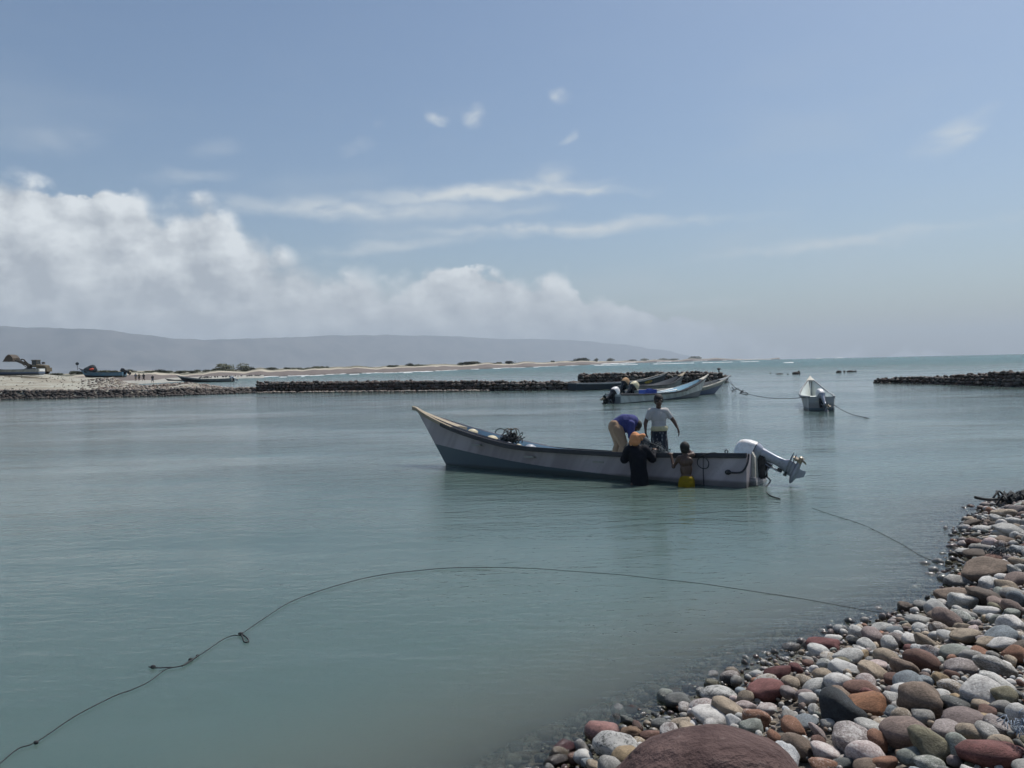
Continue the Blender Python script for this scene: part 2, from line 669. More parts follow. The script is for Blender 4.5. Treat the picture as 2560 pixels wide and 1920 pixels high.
# ------------------------------------------------------------------ hills
def build_hills():
    ridge = [(-500, 800), (-200, 806), (0, 815), (80, 818), (150, 820), (260, 824), (340, 834), (400, 841), (470, 848), (560, 848), (700, 844), (860, 838), (1000, 838), (1150, 841), (1250, 847), (1330, 847), (1450, 852), (1560, 862), (1660, 876), (1740, 893), (1820, 908), (1960, 920)]
    cols_n = 420
    rows = 26
    v, f = [], []
    for i in range(cols_n):
        px = -500 + (1960 + 500) * i / (cols_n - 1)
        d = 10500 + 13500 * max(0.0, min(1.0, (px - 200) / 1450.0)) ** 1.4 + 350 * noise.noise((px * 0.004, 0, 5))
        py = smooth_table(px, ridge)
        py += 2.2 * noise.fractal((px * 0.02, 4.0, 1.0), 0.8, 2.0, 5)
        topz = max(0.5, at_depth(px, py, d).z)
        tx = (px - 1280) / FOCAL
        for k in range(rows):
            s = k / (rows - 1)
            # talus slope, then cliff, then a nearly level plateau behind
            if s < 0.8:
                u = s / 0.8
                prof = 0.36 * u**1.5 if u < 0.55 else 0.147 + 0.853 * ((u - 0.55) / 0.45) ** 0.8
                dd = d - 1500 * (1 - u) ** 1.1
            else:
                u = (s - 0.8) / 0.2
                prof = 1.0 - 0.06 * u
                dd = d + 900 * u
            gul = noise.fractal((px * 0.012, k * 0.22, 2.0), 0.9, 2.0, 5) * (0.10 if s < 0.8 else 0.02)
            z = topz * max(0.0, prof + gul * min(1.0, prof * 3) * (1 - prof) * 1.6)
            dd += 320 * gul * 10 * (1 - prof) * 0.4
            v.append((tx * dd, dd, z - (3.0 if k == 0 else 0.0)))
    for i in range(cols_n - 1):
        for k in range(rows - 1):
            a = i * rows + k
            f.append((a, a + rows, a + rows + 1, a + 1))
    me = bpy.data.meshes.new('hills')
    me.from_pydata(v, [], f)
    me.update()
    m, N = new_material('limestone hills')
    pos = N.position()
    n = N.noise(N.mapping(pos, scale=(1, 1, 2.4)), 0.0022, 6.0, 0.62, 0.5)
    N.surface(principled(N, N.mix(n.smooth(0.35, 0.65), (0.018, 0.026, 0.034), (0.088, 0.086, 0.086)), 0.95))
    o = link('hills', me, None, m, True)
    tag(o, 'long plateau of limestone hills fading in haze behind the far shore', kind='structure')


build_hills()


# ------------------------------------------------------------------ cobble beach
def stone_material(name, colour_from_object):
    m, N = new_material(name)
    if colour_from_object:
        oi = N.new('ShaderNodeObjectInfo')
        col = S(N.t, oi.outputs['Color'])
        rn = S(N.t, oi.outputs['Random'])
        crust = S(N.t, oi.outputs['Alpha'])
        oc = N.coord('Object')
        shift = N.new('ShaderNodeVectorMath', operation='ADD')
        N.put(shift.inputs[0], oc)
        N.put(shift.inputs[1], N.combine(rn * 37.0, rn * 91.0, rn * 13.0))
        vec = S(N.t, shift.outputs[0])
        k = 1.0
    else:
        at = N.new('ShaderNodeAttribute', attribute_name='stone_colour')
        col = S(N.t, at.outputs['Color'])
        crust = S(N.t, at.outputs['Alpha'])
        vec = N.position()
        k = 9.0
    big = N.noise(vec, 1.3 * k, 4.0, 0.6, 0.4)
    speck = N.noise(vec, 9.0 * k, 5.0, 0.7)
    vein = N.noise(vec, 2.4 * k, 3.0, 0.5, 1.6)
    shade = big.smooth(0.25, 0.75, 0.72, 1.25) * speck.smooth(0.25, 0.75, 0.60, 1.30)
    c = N.mix(1.0, col, N.combine(shade, shade, shade), 'MULTIPLY')
    patch = (big * 0.5 + speck * 0.7 + vein * 0.25) - 0.75
    white = (patch + crust * 0.66 - 0.22).smooth(0.0, 0.22)
    c = N.mix(white * 0.78, c, (0.54, 0.53, 0.505))
    z = N.separate(N.position())[2]
    wet = (z + (speck - 0.5) * 0.05).smooth(0.02, 0.10, 1.0, 0.0)
    dark = wet.smooth(0.0, 1.0, 1.0, 0.42)
    c = N.mix(1.0, c, N.combine(dark, dark, dark), 'MULTIPLY')
    rough = wet.smooth(0.0, 1.0, 0.78, 0.14)
    fine = N.noise(vec, 26.0 * k, 3.0, 0.6)
    nrm = N.bump(speck * 0.6 + fine * 0.4, 0.45, 0.06 if colour_from_object else 0.006)
    N.surface(principled(N, c, rough, nrm, spec=0.35))
    return m


M_STONE = stone_material('weathered beach stone', True)
M_PEBBLE = stone_material('beach pebble mix', False)


def stone_mesh(name, seed, sub=3, rough=0.10, flats=True):
    """unit stone, about 2 x 2 x 2 across, worn round with a few flats"""
    bm = bmesh.new()
    bmesh.ops.create_icosphere(bm, subdivisions=sub, radius=1.0)
    r = random.Random(seed)
    planes = []
    for _ in range(r.choice([4, 7, 9, 11]) if flats else 0):
        n = Vector((r.gauss(0, 1), r.gauss(0, 1), r.gauss(0, 1))).normalized()
        planes.append((n, r.uniform(0.58, 0.9)))
    off = Vector((seed * 3.7, seed * 1.9, seed * 7.1))
    skew = r.uniform(-0.22, 0.22)
    for v in bm.verts:
        p = v.co.copy()
        for n, d in planes:                   # soft flats
            k = p.dot(n)
            if k > d:
                p -= n * (k - d) * 0.76
        p *= 1 + rough * 1.7 * noise.noise(p * 0.8 + off) + rough * 0.7 * noise.noise(p * 2.0 + off) + rough * 0.22 * noise.noise(p * 5.0 + off)
        p.x *= 1 + skew * p.y
        v.co = p
    me = bpy.data.meshes.new(name)
    bm.to_mesh(me)
    bm.free()
    me.polygons.foreach_set('use_smooth', [True] * len(me.polygons))
    me.materials.append(M_STONE)
    return me


STONES = [stone_mesh('stone_shape', i + 1, 3, 0.09 + 0.025 * (i % 4)) for i in range(20)]
CORAL = stone_mesh('coral_shape', 77, 4, 0.26)
PEBBLE_V = []
for i in range(8):
    _me = stone_mesh('pebble_shape', 40 + i, 2, 0.1)
    PEBBLE_V.append((np.array([v.co[:] for v in _me.vertices]), [tuple(p.vertices) for p in _me.polygons]))
    bpy.data.meshes.remove(_me)

PEBBLE_LOW = []
for i in range(6):
    _me = stone_mesh('pebble_shape', 60 + i, 1, 0.1)
    PEBBLE_LOW.append((np.array([v.co[:] for v in _me.vertices]), [tuple(p.vertices) for p in _me.polygons]))
    bpy.data.meshes.remove(_me)

PALETTE = {
    'red': (0.162, 0.069, 0.063), 'pinkred': (0.242, 0.132, 0.119), 'wetred': (0.141, 0.059, 0.057), 'redbrown': (0.148, 0.085, 0.067),
    'rust': (0.227, 0.119, 0.077), 'orange': (0.248, 0.122, 0.067), 'brown': (0.186, 0.141, 0.109), 'mauvebrown': (0.176, 0.133, 0.115),
    'mauve': (0.212, 0.169, 0.158), 'greymauve': (0.249, 0.215, 0.204), 'tan': (0.283, 0.231, 0.174), 'ochre': (0.290, 0.218, 0.133),
    'white': (0.494, 0.475, 0.450), 'lightgrey': (0.389, 0.384, 0.361), 'grey': (0.264, 0.254, 0.235), 'speckle': (0.358, 0.368, 0.377),
    'greygreen': (0.237, 0.252, 0.223), 'olive': (0.177, 0.162, 0.108), 'bluegrey': (0.200, 0.225, 0.239), 'darkgrey': (0.119, 0.124, 0.119),
    'black': (0.037, 0.043, 0.048), 'darkbrown': (0.096, 0.076, 0.062), 'pinkwhite': (0.413, 0.337, 0.318), 'coral': (0.187, 0.121, 0.078),
}
MIX = ['brown'] * 5 + ['mauvebrown'] * 5 + ['mauve'] * 4 + ['greymauve'] * 6 + ['tan'] * 6 + ['white'] * 8 + ['lightgrey'] * 10 + ['grey'] * 8 + ['greygreen'] * 4 + ['rust'] * 2 + ['redbrown'] * 3 + ['red'] * 1 + ['bluegrey'] * 3 + ['darkgrey'] * 4 + ['ochre'] * 2 + ['pinkwhite'] * 2 + ['olive'] * 1 + ['darkbrown'] * 2 + ['speckle'] * 2

# stones one can find again in the photograph: centre x, y, width, height in picture pixels, colour, tilt, crust
NAMED = [
    (1922, 1735, 82, 60, 'red', 0, .1), (2109, 1787, 98, 92, 'black', -12, .02), (2172, 1769, 102, 64, 'orange', 0, .15), (2161, 1725, 82, 42, 'redbrown', 0, .05),
    (2317, 1770, 100, 98, 'brown', -8, .1), (2281, 1846, 112, 78, 'mauvebrown', 4, .05), (2135, 1860, 82, 78, 'greymauve', -10, .45), (2466, 1743, 102, 66, 'white', -8, .5),
    (2100, 1717, 60, 52, 'white', -10, .5), (2309, 1660, 76, 52, 'redbrown', -24, .1), (2104, 1670, 67, 44, 'speckle', -10, .7), (2188, 1683, 76, 44, 'tan', -30, .15),
    (2219, 1649, 54, 44, 'tan', -28, .2), (2268, 1676, 66, 48, 'brown', -35, .15), (2403, 1634, 76, 36, 'greygreen', 0, .25), (2410, 1670, 74, 42, 'greymauve', -12, .35),
    (2500, 1673, 90, 50, 'grey', -18, .45), (2420, 1592, 60, 36, 'tan', 0, .15), (2374, 1556, 68, 46, 'mauvebrown', -30, .1), (2415, 1512, 64, 50, 'lightgrey', -15, .45),
    (2469, 1503, 88, 52, 'darkbrown', -33, .1), (2384, 1494, 84, 48, 'brown', -4, .1), (2470, 1434, 104, 40, 'brown', 8, .1), (2475, 1531, 54, 34, 'white', 0, .5),
    (2540, 1525, 58, 36, 'mauvebrown', -28, .1), (2469, 1605, 56, 26, 'tan', 0, .2), (2457, 1635, 46, 32, 'rust', -20, .1), (2548, 1640, 44, 40, 'rust', 0, .1),
    (2508, 1609, 60, 22, 'white', 6, .5), (2426, 1803, 96, 42, 'mauve', 0, .1), (2381, 1831, 78, 50, 'greymauve', -6, .3), (2449, 1845, 86, 46, 'tan', -20, .25),
    (2410, 1881, 62, 72, 'greygreen', -38, .2), (2348, 1881, 108, 78, 'olive', -28, .2), (2485, 1894, 118, 68, 'red', 0, .05), (2198, 1855, 48, 62, 'rust', -28, .3),
    (2000, 1873, 76, 54, 'brown', -28, .1), (2068, 1881, 70, 42, 'pinkwhite', -18, .5), (2018, 1806, 56, 38, 'bluegrey', 6, .1), (1896, 1800, 62, 54, 'rust', -20, .35),
    (1918, 1767, 46, 26, 'pinkwhite', 0, .5), (2498, 1718, 82, 52, 'lightgrey', -34, .5), (2348, 1696, 34, 42, 'ochre', -10, .15), (2389, 1722, 54, 40, 'tan', -22, .5),
    (2395, 1764, 68, 38, 'darkgrey', -14, .3), (2312, 1702, 40, 27, 'bluegrey', 0, .3), (2137, 1601, 25, 25, 'black', 0, 0), (1946, 1679, 66, 32, 'wetred', 12, 0),
    (1992, 1668, 32, 27, 'wetred', -10, 0), (2070, 1614, 74, 26, 'wetred', -4, 0), (2280, 1601, 42, 38, 'white', -10, .5), (2322, 1608, 62, 34, 'tan', -30, .2),
    (2192, 1596, 58, 42, 'mauve', -25, .2), (2237, 1576, 40, 26, 'bluegrey', 0, .2), (2202, 1572, 56, 28, 'lightgrey', 10, .4), (2229, 1612, 38, 40, 'lightgrey', -30, .5),
    (2245, 1600, 34, 34, 'greymauve', -20, .3), (2167, 1616, 46, 34, 'lightgrey', -25, .5), (2121, 1640, 62, 36, 'lightgrey', 10, .5), (2310, 1625, 56, 26, 'bluegrey', -14, .6),
    (2374, 1590, 52, 32, 'lightgrey', -10, .5), (2407, 1545, 46, 38, 'greygreen', -40, .5), (2538, 1490, 50, 34, 'grey', -8, .1), (2520, 1470, 46, 38, 'tan', -30, .2),
    (2480, 1470, 56, 40, 'lightgrey', -20, .5), (2392, 1453, 66, 30, 'grey', -2, .3), (2545, 1455, 56, 40, 'mauvebrown', 12, .1), (2556, 1410, 46, 30, 'tan', -10, .2),
    (1507, 1842, 78, 72, 'pinkred', 0, .1), (1540, 1885, 92, 78, 'darkgrey', -6, .62), (1416, 1874, 62, 44, 'wetred', 6, 0), (1580, 1838, 48, 42, 'coral', 0, .1),
    (1828, 1781, 94, 52, 'tan', -32, .15), (1778, 1797, 78, 52, 'white', -12, .5), (1837, 1806, 38, 42, 'speckle', -30, .6), (1798, 1737, 78, 38, 'darkgrey', -6, .6),
    (1700, 1754, 66, 40, 'darkgrey', 4, .1), (1654, 1808, 44, 28, 'darkgrey', 4, .3), (1709, 1805, 54, 32, 'tan', 2, .3), (1755, 1770, 50, 40, 'pinkwhite', 14, .5), (1627, 1836, 50, 30, 'redbrown', 6, .2), (1460, 1895, 44, 44, 'lightgrey', -20, .6), (1435, 1892, 34, 34, 'rust', 0, .3),
    (1866, 1765, 50, 26, 'pinkwhite', -8, .4), (2465, 1792, 30, 26, 'ochre', 0, .2), (2520, 1752, 46, 62, 'olive', -30, .3), (2550, 1790, 44, 52, 'lightgrey', -10, .5), (2500, 1815, 66, 40, 'greymauve', -30, .4), (2484, 1843, 70, 44, 'grey', -34, .4),
    (2245, 1700, 52, 34, 'redbrown', -6, .1), (2262, 1728, 50, 34, 'white', -4, .5), (2232, 1750, 44, 46, 'lightgrey', -30, .5), (2233, 1785, 34, 36, 'bluegrey', 0, .4), (2256, 1795, 40, 70, 'tan', -6, .4),
    (2288, 1895, 66, 46, 'greygreen', 8, .3), (2326, 1905, 60, 36, 'greygreen', -10, .4), (2170, 1912, 60, 30, 'brown', 0, .2), (2215, 1908, 54, 34, 'rust', 10, .2), (2060, 1910, 70, 40, 'rust', -12, .4), (2110, 1905, 50, 30, 'darkgrey', 0, .2),
    (1978, 1795, 50, 40, 'grey', -12, .3), (1990, 1825, 62, 46, 'rust', -30, .3), (2045, 1825, 46, 22, 'pinkwhite', -48, .4), (2044, 1852, 36, 34, 'redbrown', -20, .2), (2175, 1820, 60, 40, 'lightgrey', -20, .3), (2214, 1808, 56, 26, 'tan', -6, .4), (2233, 1826, 36, 28, 'tan', 10, .3),
    (2060, 1690, 44, 34, 'tan', -8, .2), (2012, 1700, 40, 34, 'tan', -10, .4), (2040, 1715, 62, 36, 'lightgrey', 14, .4), (2015, 1735, 40, 26, 'mauve', 0, .3), (1978, 1708, 40, 36, 'tan', -15, .3),
    (2526, 1330, 70, 26, 'lightgrey', -18, .4), (2515, 1288, 52, 30, 'tan', -8, .4), (2548, 1275, 50, 22, 'greymauve', -6, .2), (2495, 1296, 36, 20, 'lightgrey', -20, .5), (2434, 1308, 36, 18, 'darkbrown', 4, .1), (2510, 1335, 38, 20, 'white', -10, .6), (2440, 1357, 40, 20, 'redbrown', -10, .1), (2514, 1352, 44, 20, 'brown', -6, .1),
    (2410, 1378, 36, 18, 'lightgrey', 6, .5), (2443, 1388, 54, 20, 'darkbrown', 4, .1), (2455, 1372, 52, 20, 'grey', -10, .1), (2545, 1375, 40, 26, 'bluegrey', -10, .4), (2480, 1397, 44, 20, 'redbrown', 4, .1), (2455, 1322, 36, 14, 'lightgrey', 4, .5), (2540, 1306, 40, 16, 'lightgrey', -14, .5),
]


def hit_beach(px, py, lift=0.0):
    v = ray(px, py)
    o = Vector((0, 0, CAM_H))
    t, step = 2.0, 0.02
    while t < 40:
        p = o + v * t
        if p.z <= beach_z(p.x, p.y) + lift:
            return p
        t += step
    return p


def build_beach():
    # gravel bed under the stones
    xs = list(np.arange(-40, -3, 2.0)) + list(np.arange(-3, 13, 0.2)) + list(np.arange(13, 42, 2.0))
    ys = list(np.arange(-40, -2, 2.0)) + list(np.arange(-2, 17, 0.2)) + list(np.arange(17, 26, 1.5))
    me = grid_mesh('cobble_beach', xs, ys, lambda x, y: beach_z(x, y) - 0.035)
    m, N = new_material('dark beach gravel')
    pos = N.position()
    cell = N.voronoi(pos, 38.0, 'F1', 'Color')
    d = N.voronoi(pos, 38.0, 'F1', 'Distance')
    big = N.noise(pos, 1.4, 3.0)
    c = N.mix(N.separate(cell)[0], (0.085, 0.070, 0.058), (0.27, 0.24, 0.20))
    c = N.mix(big.smooth(0.3, 0.7), c, (0.10, 0.085, 0.07))
    N.surface(principled(N, c, 0.9, N.bump(1.0 - d, 0.9, 0.02)))
    beach = link('cobble_beach', me, None, m, True)
    tag(beach, 'sloping beach of rounded cobbles at the lower right', kind='structure')

    r = random.Random(11)
    placed = []                       # x, y, radius
    cell = {}

    def free(x, y, rad, k):
        ci, cj = int(x // 0.3), int(y // 0.3)
        for i in range(ci - 1, ci + 2):
            for j in range(cj - 1, cj + 2):
                for (qx, qy, qr) in cell.get((i, j), ()):
                    if (qx - x) ** 2 + (qy - y) ** 2 < (k * (qr + rad)) ** 2:
                        return False
        return True

    def claim(x, y, rad):
        cell.setdefault((int(x // 0.3), int(y // 0.3)), []).append((x, y, rad))

    stones = []
    view_tilt = Vector((0, 1, 0))
    for px, py, w, h, colour, tilt, crust in NAMED:
        p = hit_beach(px, py, 0.03)
        dist = (p - Vector((0, 0, CAM_H))).length
        a = 0.5 * w * dist / FOCAL * 1.06
        hh = 0.5 * h * dist / FOCAL
        c = max(0.45 * a, min(hh * 0.92, a * 0.95))
        b = max(0.62 * a, min(1.0 * a, hh * 1.25))
        z = beach_z(p.x, p.y) + 0.42 * c
        q = Vector((p.x, p.y + 0.25 * b, z))
        rot = Matrix.Rotation(math.radians(-tilt), 3, 'Y') @ Matrix.Rotation(math.radians(r.uniform(-8, 12)), 3, 'X') @ Matrix.Rotation(r.choice([0, math.pi]), 3, 'Z')
        stones.append((q, (a, b, c), rot, colour, crust, dist))
        claim(q.x, q.y, 0.86 * (a + b) / 2)

    def fits_view(x, y, z, margin):
        q = project((x, y, z))
        if q is None:
            return None
        return -margin < q[0] < 2560 + margin and q[1] < 1920 + margin

    def scatter(tries, rlo, rhi, k, smin, smax, margin, out, lift):
        for _ in range(tries):
            x, y = r.uniform(-1.5, 12.0), r.uniform(2.4, 14.6)
            s = shore_dist(x, y)
            if s < smin or s > smax:
                continue
            z = beach_z(x, y)
            if not fits_view(x, y, z, margin):
                continue
            a = rlo + (rhi - rlo) * r.random() ** 1.8
            if s < 0.25:
                a *= 0.75
            if not free(x, y, a * 0.84, k):
                continue
            b = a * r.uniform(0.62, 0.95)
            c = a * r.uniform(0.5, 0.85)
            claim(x, y, a * 0.84)
            rot = Matrix.Rotation(r.uniform(0, 2 * math.pi), 3, 'Z')
            rot = Matrix.Rotation(r.gauss(0, 0.25) - 0.12, 3, 'X') @ Matrix.Rotation(r.gauss(0, 0.25) + 0.12, 3, 'Y') @ rot
            out.append((Vector((x, y, z + lift * c)), (a, b, c), rot, r.choice(MIX), r.choice([0, .1, .15, .25, .3, .45, .55]), math.hypot(x, y)))

    scatter(9000, 0.045, 0.115, 0.77, -0.9, 6.0, 420, stones, 0.42)
    small = []
    scatter(14000, 0.026, 0.055, 0.74, -0.8, 5.0, 260, small, 0.25)
    scatter(26000, 0.011, 0.028, 0.72, -0.5, 5.0, 120, small, 0.0)
    # the beach goes on outside the picture: coarser stones there
    outside = []
    for _ in range(15000):
        x, y = r.uniform(-5, 15), r.uniform(-2.5, 17)
        s = shore_dist(x, y)
        if s < -0.6 or s > 8.5:
            continue
        z = beach_z(x, y)
        if fits_view(x, y, z, 250):
            continue
        a = 0.045 + 0.085 * r.random() ** 1.6
        if not free(x, y, a * 0.84, 0.80):
            continue
        claim(x, y, a * 0.84)
        c = a * r.uniform(0.5, 0.8)
        rot = Matrix.Rotation(r.gauss(0, 0.25), 3, 'X') @ Matrix.Rotation(r.uniform(0, 2 * math.pi), 3, 'Z')
        outside.append((Vector((x, y, z + 0.4 * c)), (a, a * r.uniform(0.65, 0.95), c), rot, r.choice(MIX), r.choice([0, .1, .2, .3, .5]), -1.0))
    # the largest in the picture are stones of their own, the rest one mass
    def seen(st):
        q = project(st[0])
        if q is None or not (-30 < q[0] < 2590 and q[1] < 1950):
            return 0.0
        return st[1][0] / max(1.0, st[5])
    order = sorted(stones[len(NAMED):], key=seen, reverse=True)
    keep = stones[:len(NAMED)] + order[:300 - len(NAMED)]
    rest = order[300 - len(NAMED):] + small + outside
    for q, (a, b, c), rot, colour, crust, dist in keep:
        if colour == 'coral':
            me = CORAL
        else:
            me = r.choice(STONES)
        o = bpy.data.objects.new('stone', me)
        COL.objects.link(o)
        o.parent = beach
        o.matrix_local = Matrix.Translation(q) @ (rot @ Matrix.Diagonal((a, b, c))).to_4x4()
        base = PALETTE[colour]
        k = r.uniform(0.85, 1.15)
        o.color = (base[0] * k, base[1] * k, base[2] * k, crust)
    V, Fc, Cc, base_i = [], [], [], 0
    for q, (a, b, c), rot, colour, crust, dist in rest:
        pv, pf = r.choice(PEBBLE_V if dist >= 0 else PEBBLE_LOW)
        M = np.array(rot @ Matrix.Diagonal((a, b, c)))
        vv = pv @ M.T + np.array(q)
        V.append(vv)
        Fc.extend([tuple(i + base_i for i in f) for f in pf])
        base_i += len(pv)
        col = PALETTE[colour]
        k = r.uniform(0.8, 1.15)
        Cc.append(np.tile(np.array([col[0] * k, col[1] * k, col[2] * k, crust]), (len(pv), 1)))
    me = bpy.data.meshes.new('pebbles')
    V = np.concatenate(V)
    me.from_pydata(V.tolist(), [], Fc)
    me.update()
    at = me.attributes.new('stone_colour', 'FLOAT_COLOR', 'POINT')
    at.data.foreach_set('color', np.concatenate(Cc).astype(np.float32).ravel())
    o = link('pebbles', me, beach, M_PEBBLE, True)
    tag(o, 'small pebbles filling the gaps between the cobbles', kind='stuff')
    print('BEACH', len(stones), len(small), len(Fc))
    return beach


BEACH = build_beach()

# the big smooth red-brown stone right before the camera
p = on_plane(1790, 1935, 0.98)
m, N = new_material('smooth red-brown boulder')
vec = N.coord('Object')
n1 = N.noise(vec, 1.6, 4.0, 0.55, 0.6)
n2 = N.noise(vec, 7.0, 4.0, 0.6)
cc = N.mix(n1.smooth(0.3, 0.7), (0.062, 0.038, 0.036), (0.118, 0.078, 0.072))
cc = N.mix(n2.smooth(0.58, 0.78) * 0.35, cc, (0.24, 0.19, 0.175))
N.surface(principled(N, cc, 0.85, N.bump(n2 * 0.6 + n1 * 0.8, 0.8, 0.05), spec=0.2))
bm_boulder = stone_mesh('boulder', 5, 4, 0.085, False)
bm_boulder.materials.clear()
o = link('boulder', bm_boulder, None, m, True)
dist = (p - Vector((0, 0, CAM_H))).length
o.location = p + Vector((0, 0.10, -0.17))
o.scale = (218 * dist / FOCAL * 1.12, 0.26, 0.27)
o.rotation_euler = (0, 0, 0.3)
tag(o, 'large smooth red-brown boulder closest to the viewer at the bottom edge', 'boulder')


# ------------------------------------------------------------------ simple materials
def paint(name, colour, rough=0.5, wear=0.35, dirt=(0.16, 0.14, 0.12), scale=3.0, metallic=0.0, streak=True, bump=0.15):
    m, N = new_material(name)
    v = N.coord('Object')
    n1 = N.noise(v, scale, 5.0, 0.6, 0.3)
    n2 = N.noise(N.mapping(v, scale=(1.0, 1.0, 0.14)) if streak else v, scale * 3.0, 4.0, 0.6)
    n3 = N.noise(v, scale * 16, 3.0, 0.6)
    mask = (n1 * 0.5 + n2 * 0.5).smooth(0.48, 0.72) * wear
    c = N.mix(mask, colour, dirt)
    k = n3.smooth(0.3, 0.7, 0.9, 1.08)
    c = N.mix(1.0, c, N.combine(k, k, k), 'MULTIPLY')
    N.surface(principled(N, c, n1.smooth(0.3, 0.7, max(0.05, rough - 0.08), min(1.0, rough + 0.1)), N.bump(n1 * 0.7 + n3 * 0.3, bump, 0.01), metallic))
    return m


M_BLACK = paint('black rubber', (0.018, 0.020, 0.024), 0.55, 0.3, (0.06, 0.06, 0.06))
M_ENGINE_BLACK = paint('black engine enamel', (0.016, 0.018, 0.024), 0.3, 0.3, (0.05, 0.05, 0.05), 8.0)
M_WHITE_COWL = paint('scuffed white engine cover', (0.74, 0.73, 0.72), 0.35, 0.55, (0.34, 0.24, 0.19), 5.0, streak=False)
M_SILVER = paint('grey engine metal', (0.34, 0.36, 0.41), 0.36, 0.6, (0.13, 0.14, 0.16), 7.0, 0.35, streak=False)
M_BRONZE = paint('bare bronze', (0.34, 0.28, 0.21), 0.35, 0.5, (0.2, 0.17, 0.14), 8.0, 0.6, streak=False)
M_WOOD = paint('weathered bow timber', (0.30, 0.25, 0.18), 0.8, 0.6, (0.12, 0.10, 0.08), 6.0)
M_ROPE = paint('dark rope', (0.020, 0.024, 0.026), 0.8, 0.2, (0.07, 0.07, 0.06), 20.0, streak=False)
M_PALE_ROPE = paint('pale rope', (0.30, 0.29, 0.26), 0.85, 0.3, (0.15, 0.14, 0.12), 20.0, streak=False)
M_NET = paint('dark fishing net', (0.040, 0.052, 0.060), 0.9, 0.5, (0.015, 0.018, 0.022), 30.0, streak=False)


def hull_material(name, top, bottom, line, wear=0.4, dirt=(0.22, 0.17, 0.15), rough=0.45):
    """top and bottom paint, parted along a boot line given by the 'boot' attribute"""
    m, N = new_material(name)
    v = N.coord('Object')
    at = N.new('ShaderNodeAttribute', attribute_name='boot')
    b = S(N.t, at.outputs['Fac'])
    x, y, z = N.separate(v)
    n1 = N.noise(N.mapping(v, scale=(0.6, 0.6, 1.0)), 1.7, 4.0, 0.6, 0.4)
    light_streak = N.noise(N.combine(x * 1.0 + z * 0.75, y * 0.1, z * 0.08), 2.6, 2.0, 0.55)
    n3 = N.noise(v, 24.0, 4.0, 0.65)
    drip = N.noise(N.combine(x * 3.2, y, z * 0.25), 2.6, 3.0, 0.6)
    c = N.mix(light_streak.smooth(0.35, 0.65), N.mix(0.55, top, dirt), top)  # light off the water painted as pale slanted streaks; dirt tones the gaps
    c = N.mix((n1 * 0.6 + n3 * 0.4).smooth(0.52, 0.72) * wear, c, dirt)
    c = N.mix(drip.smooth(0.72, 0.80) * z.smooth(0.1, 0.5, 0.1, 0.55), c, (0.30, 0.19, 0.09))
    c = N.mix((b + (n3 - 0.5) * 0.03).smooth(-0.008, 0.008), bottom, c)
    c = N.mix((z + (n1 - 0.5) * 0.06).smooth(0.0, 0.07, 0.6, 0.0), c, (0.045, 0.05, 0.035))
    N.surface(principled(N, c, rough, N.bump(n1 * 0.8 + n3 * 0.2, 0.2, 0.02), spec=0.25))
    return m


GUNWALE = [(0, .63), (.15, .59), (.29, .558), (.46, .575), (.6, .605), (.68, .69), (.745, .785), (.82, .91), (.86, .99), (.91, 1.10), (.97, 1.255), (1, 1.36)]


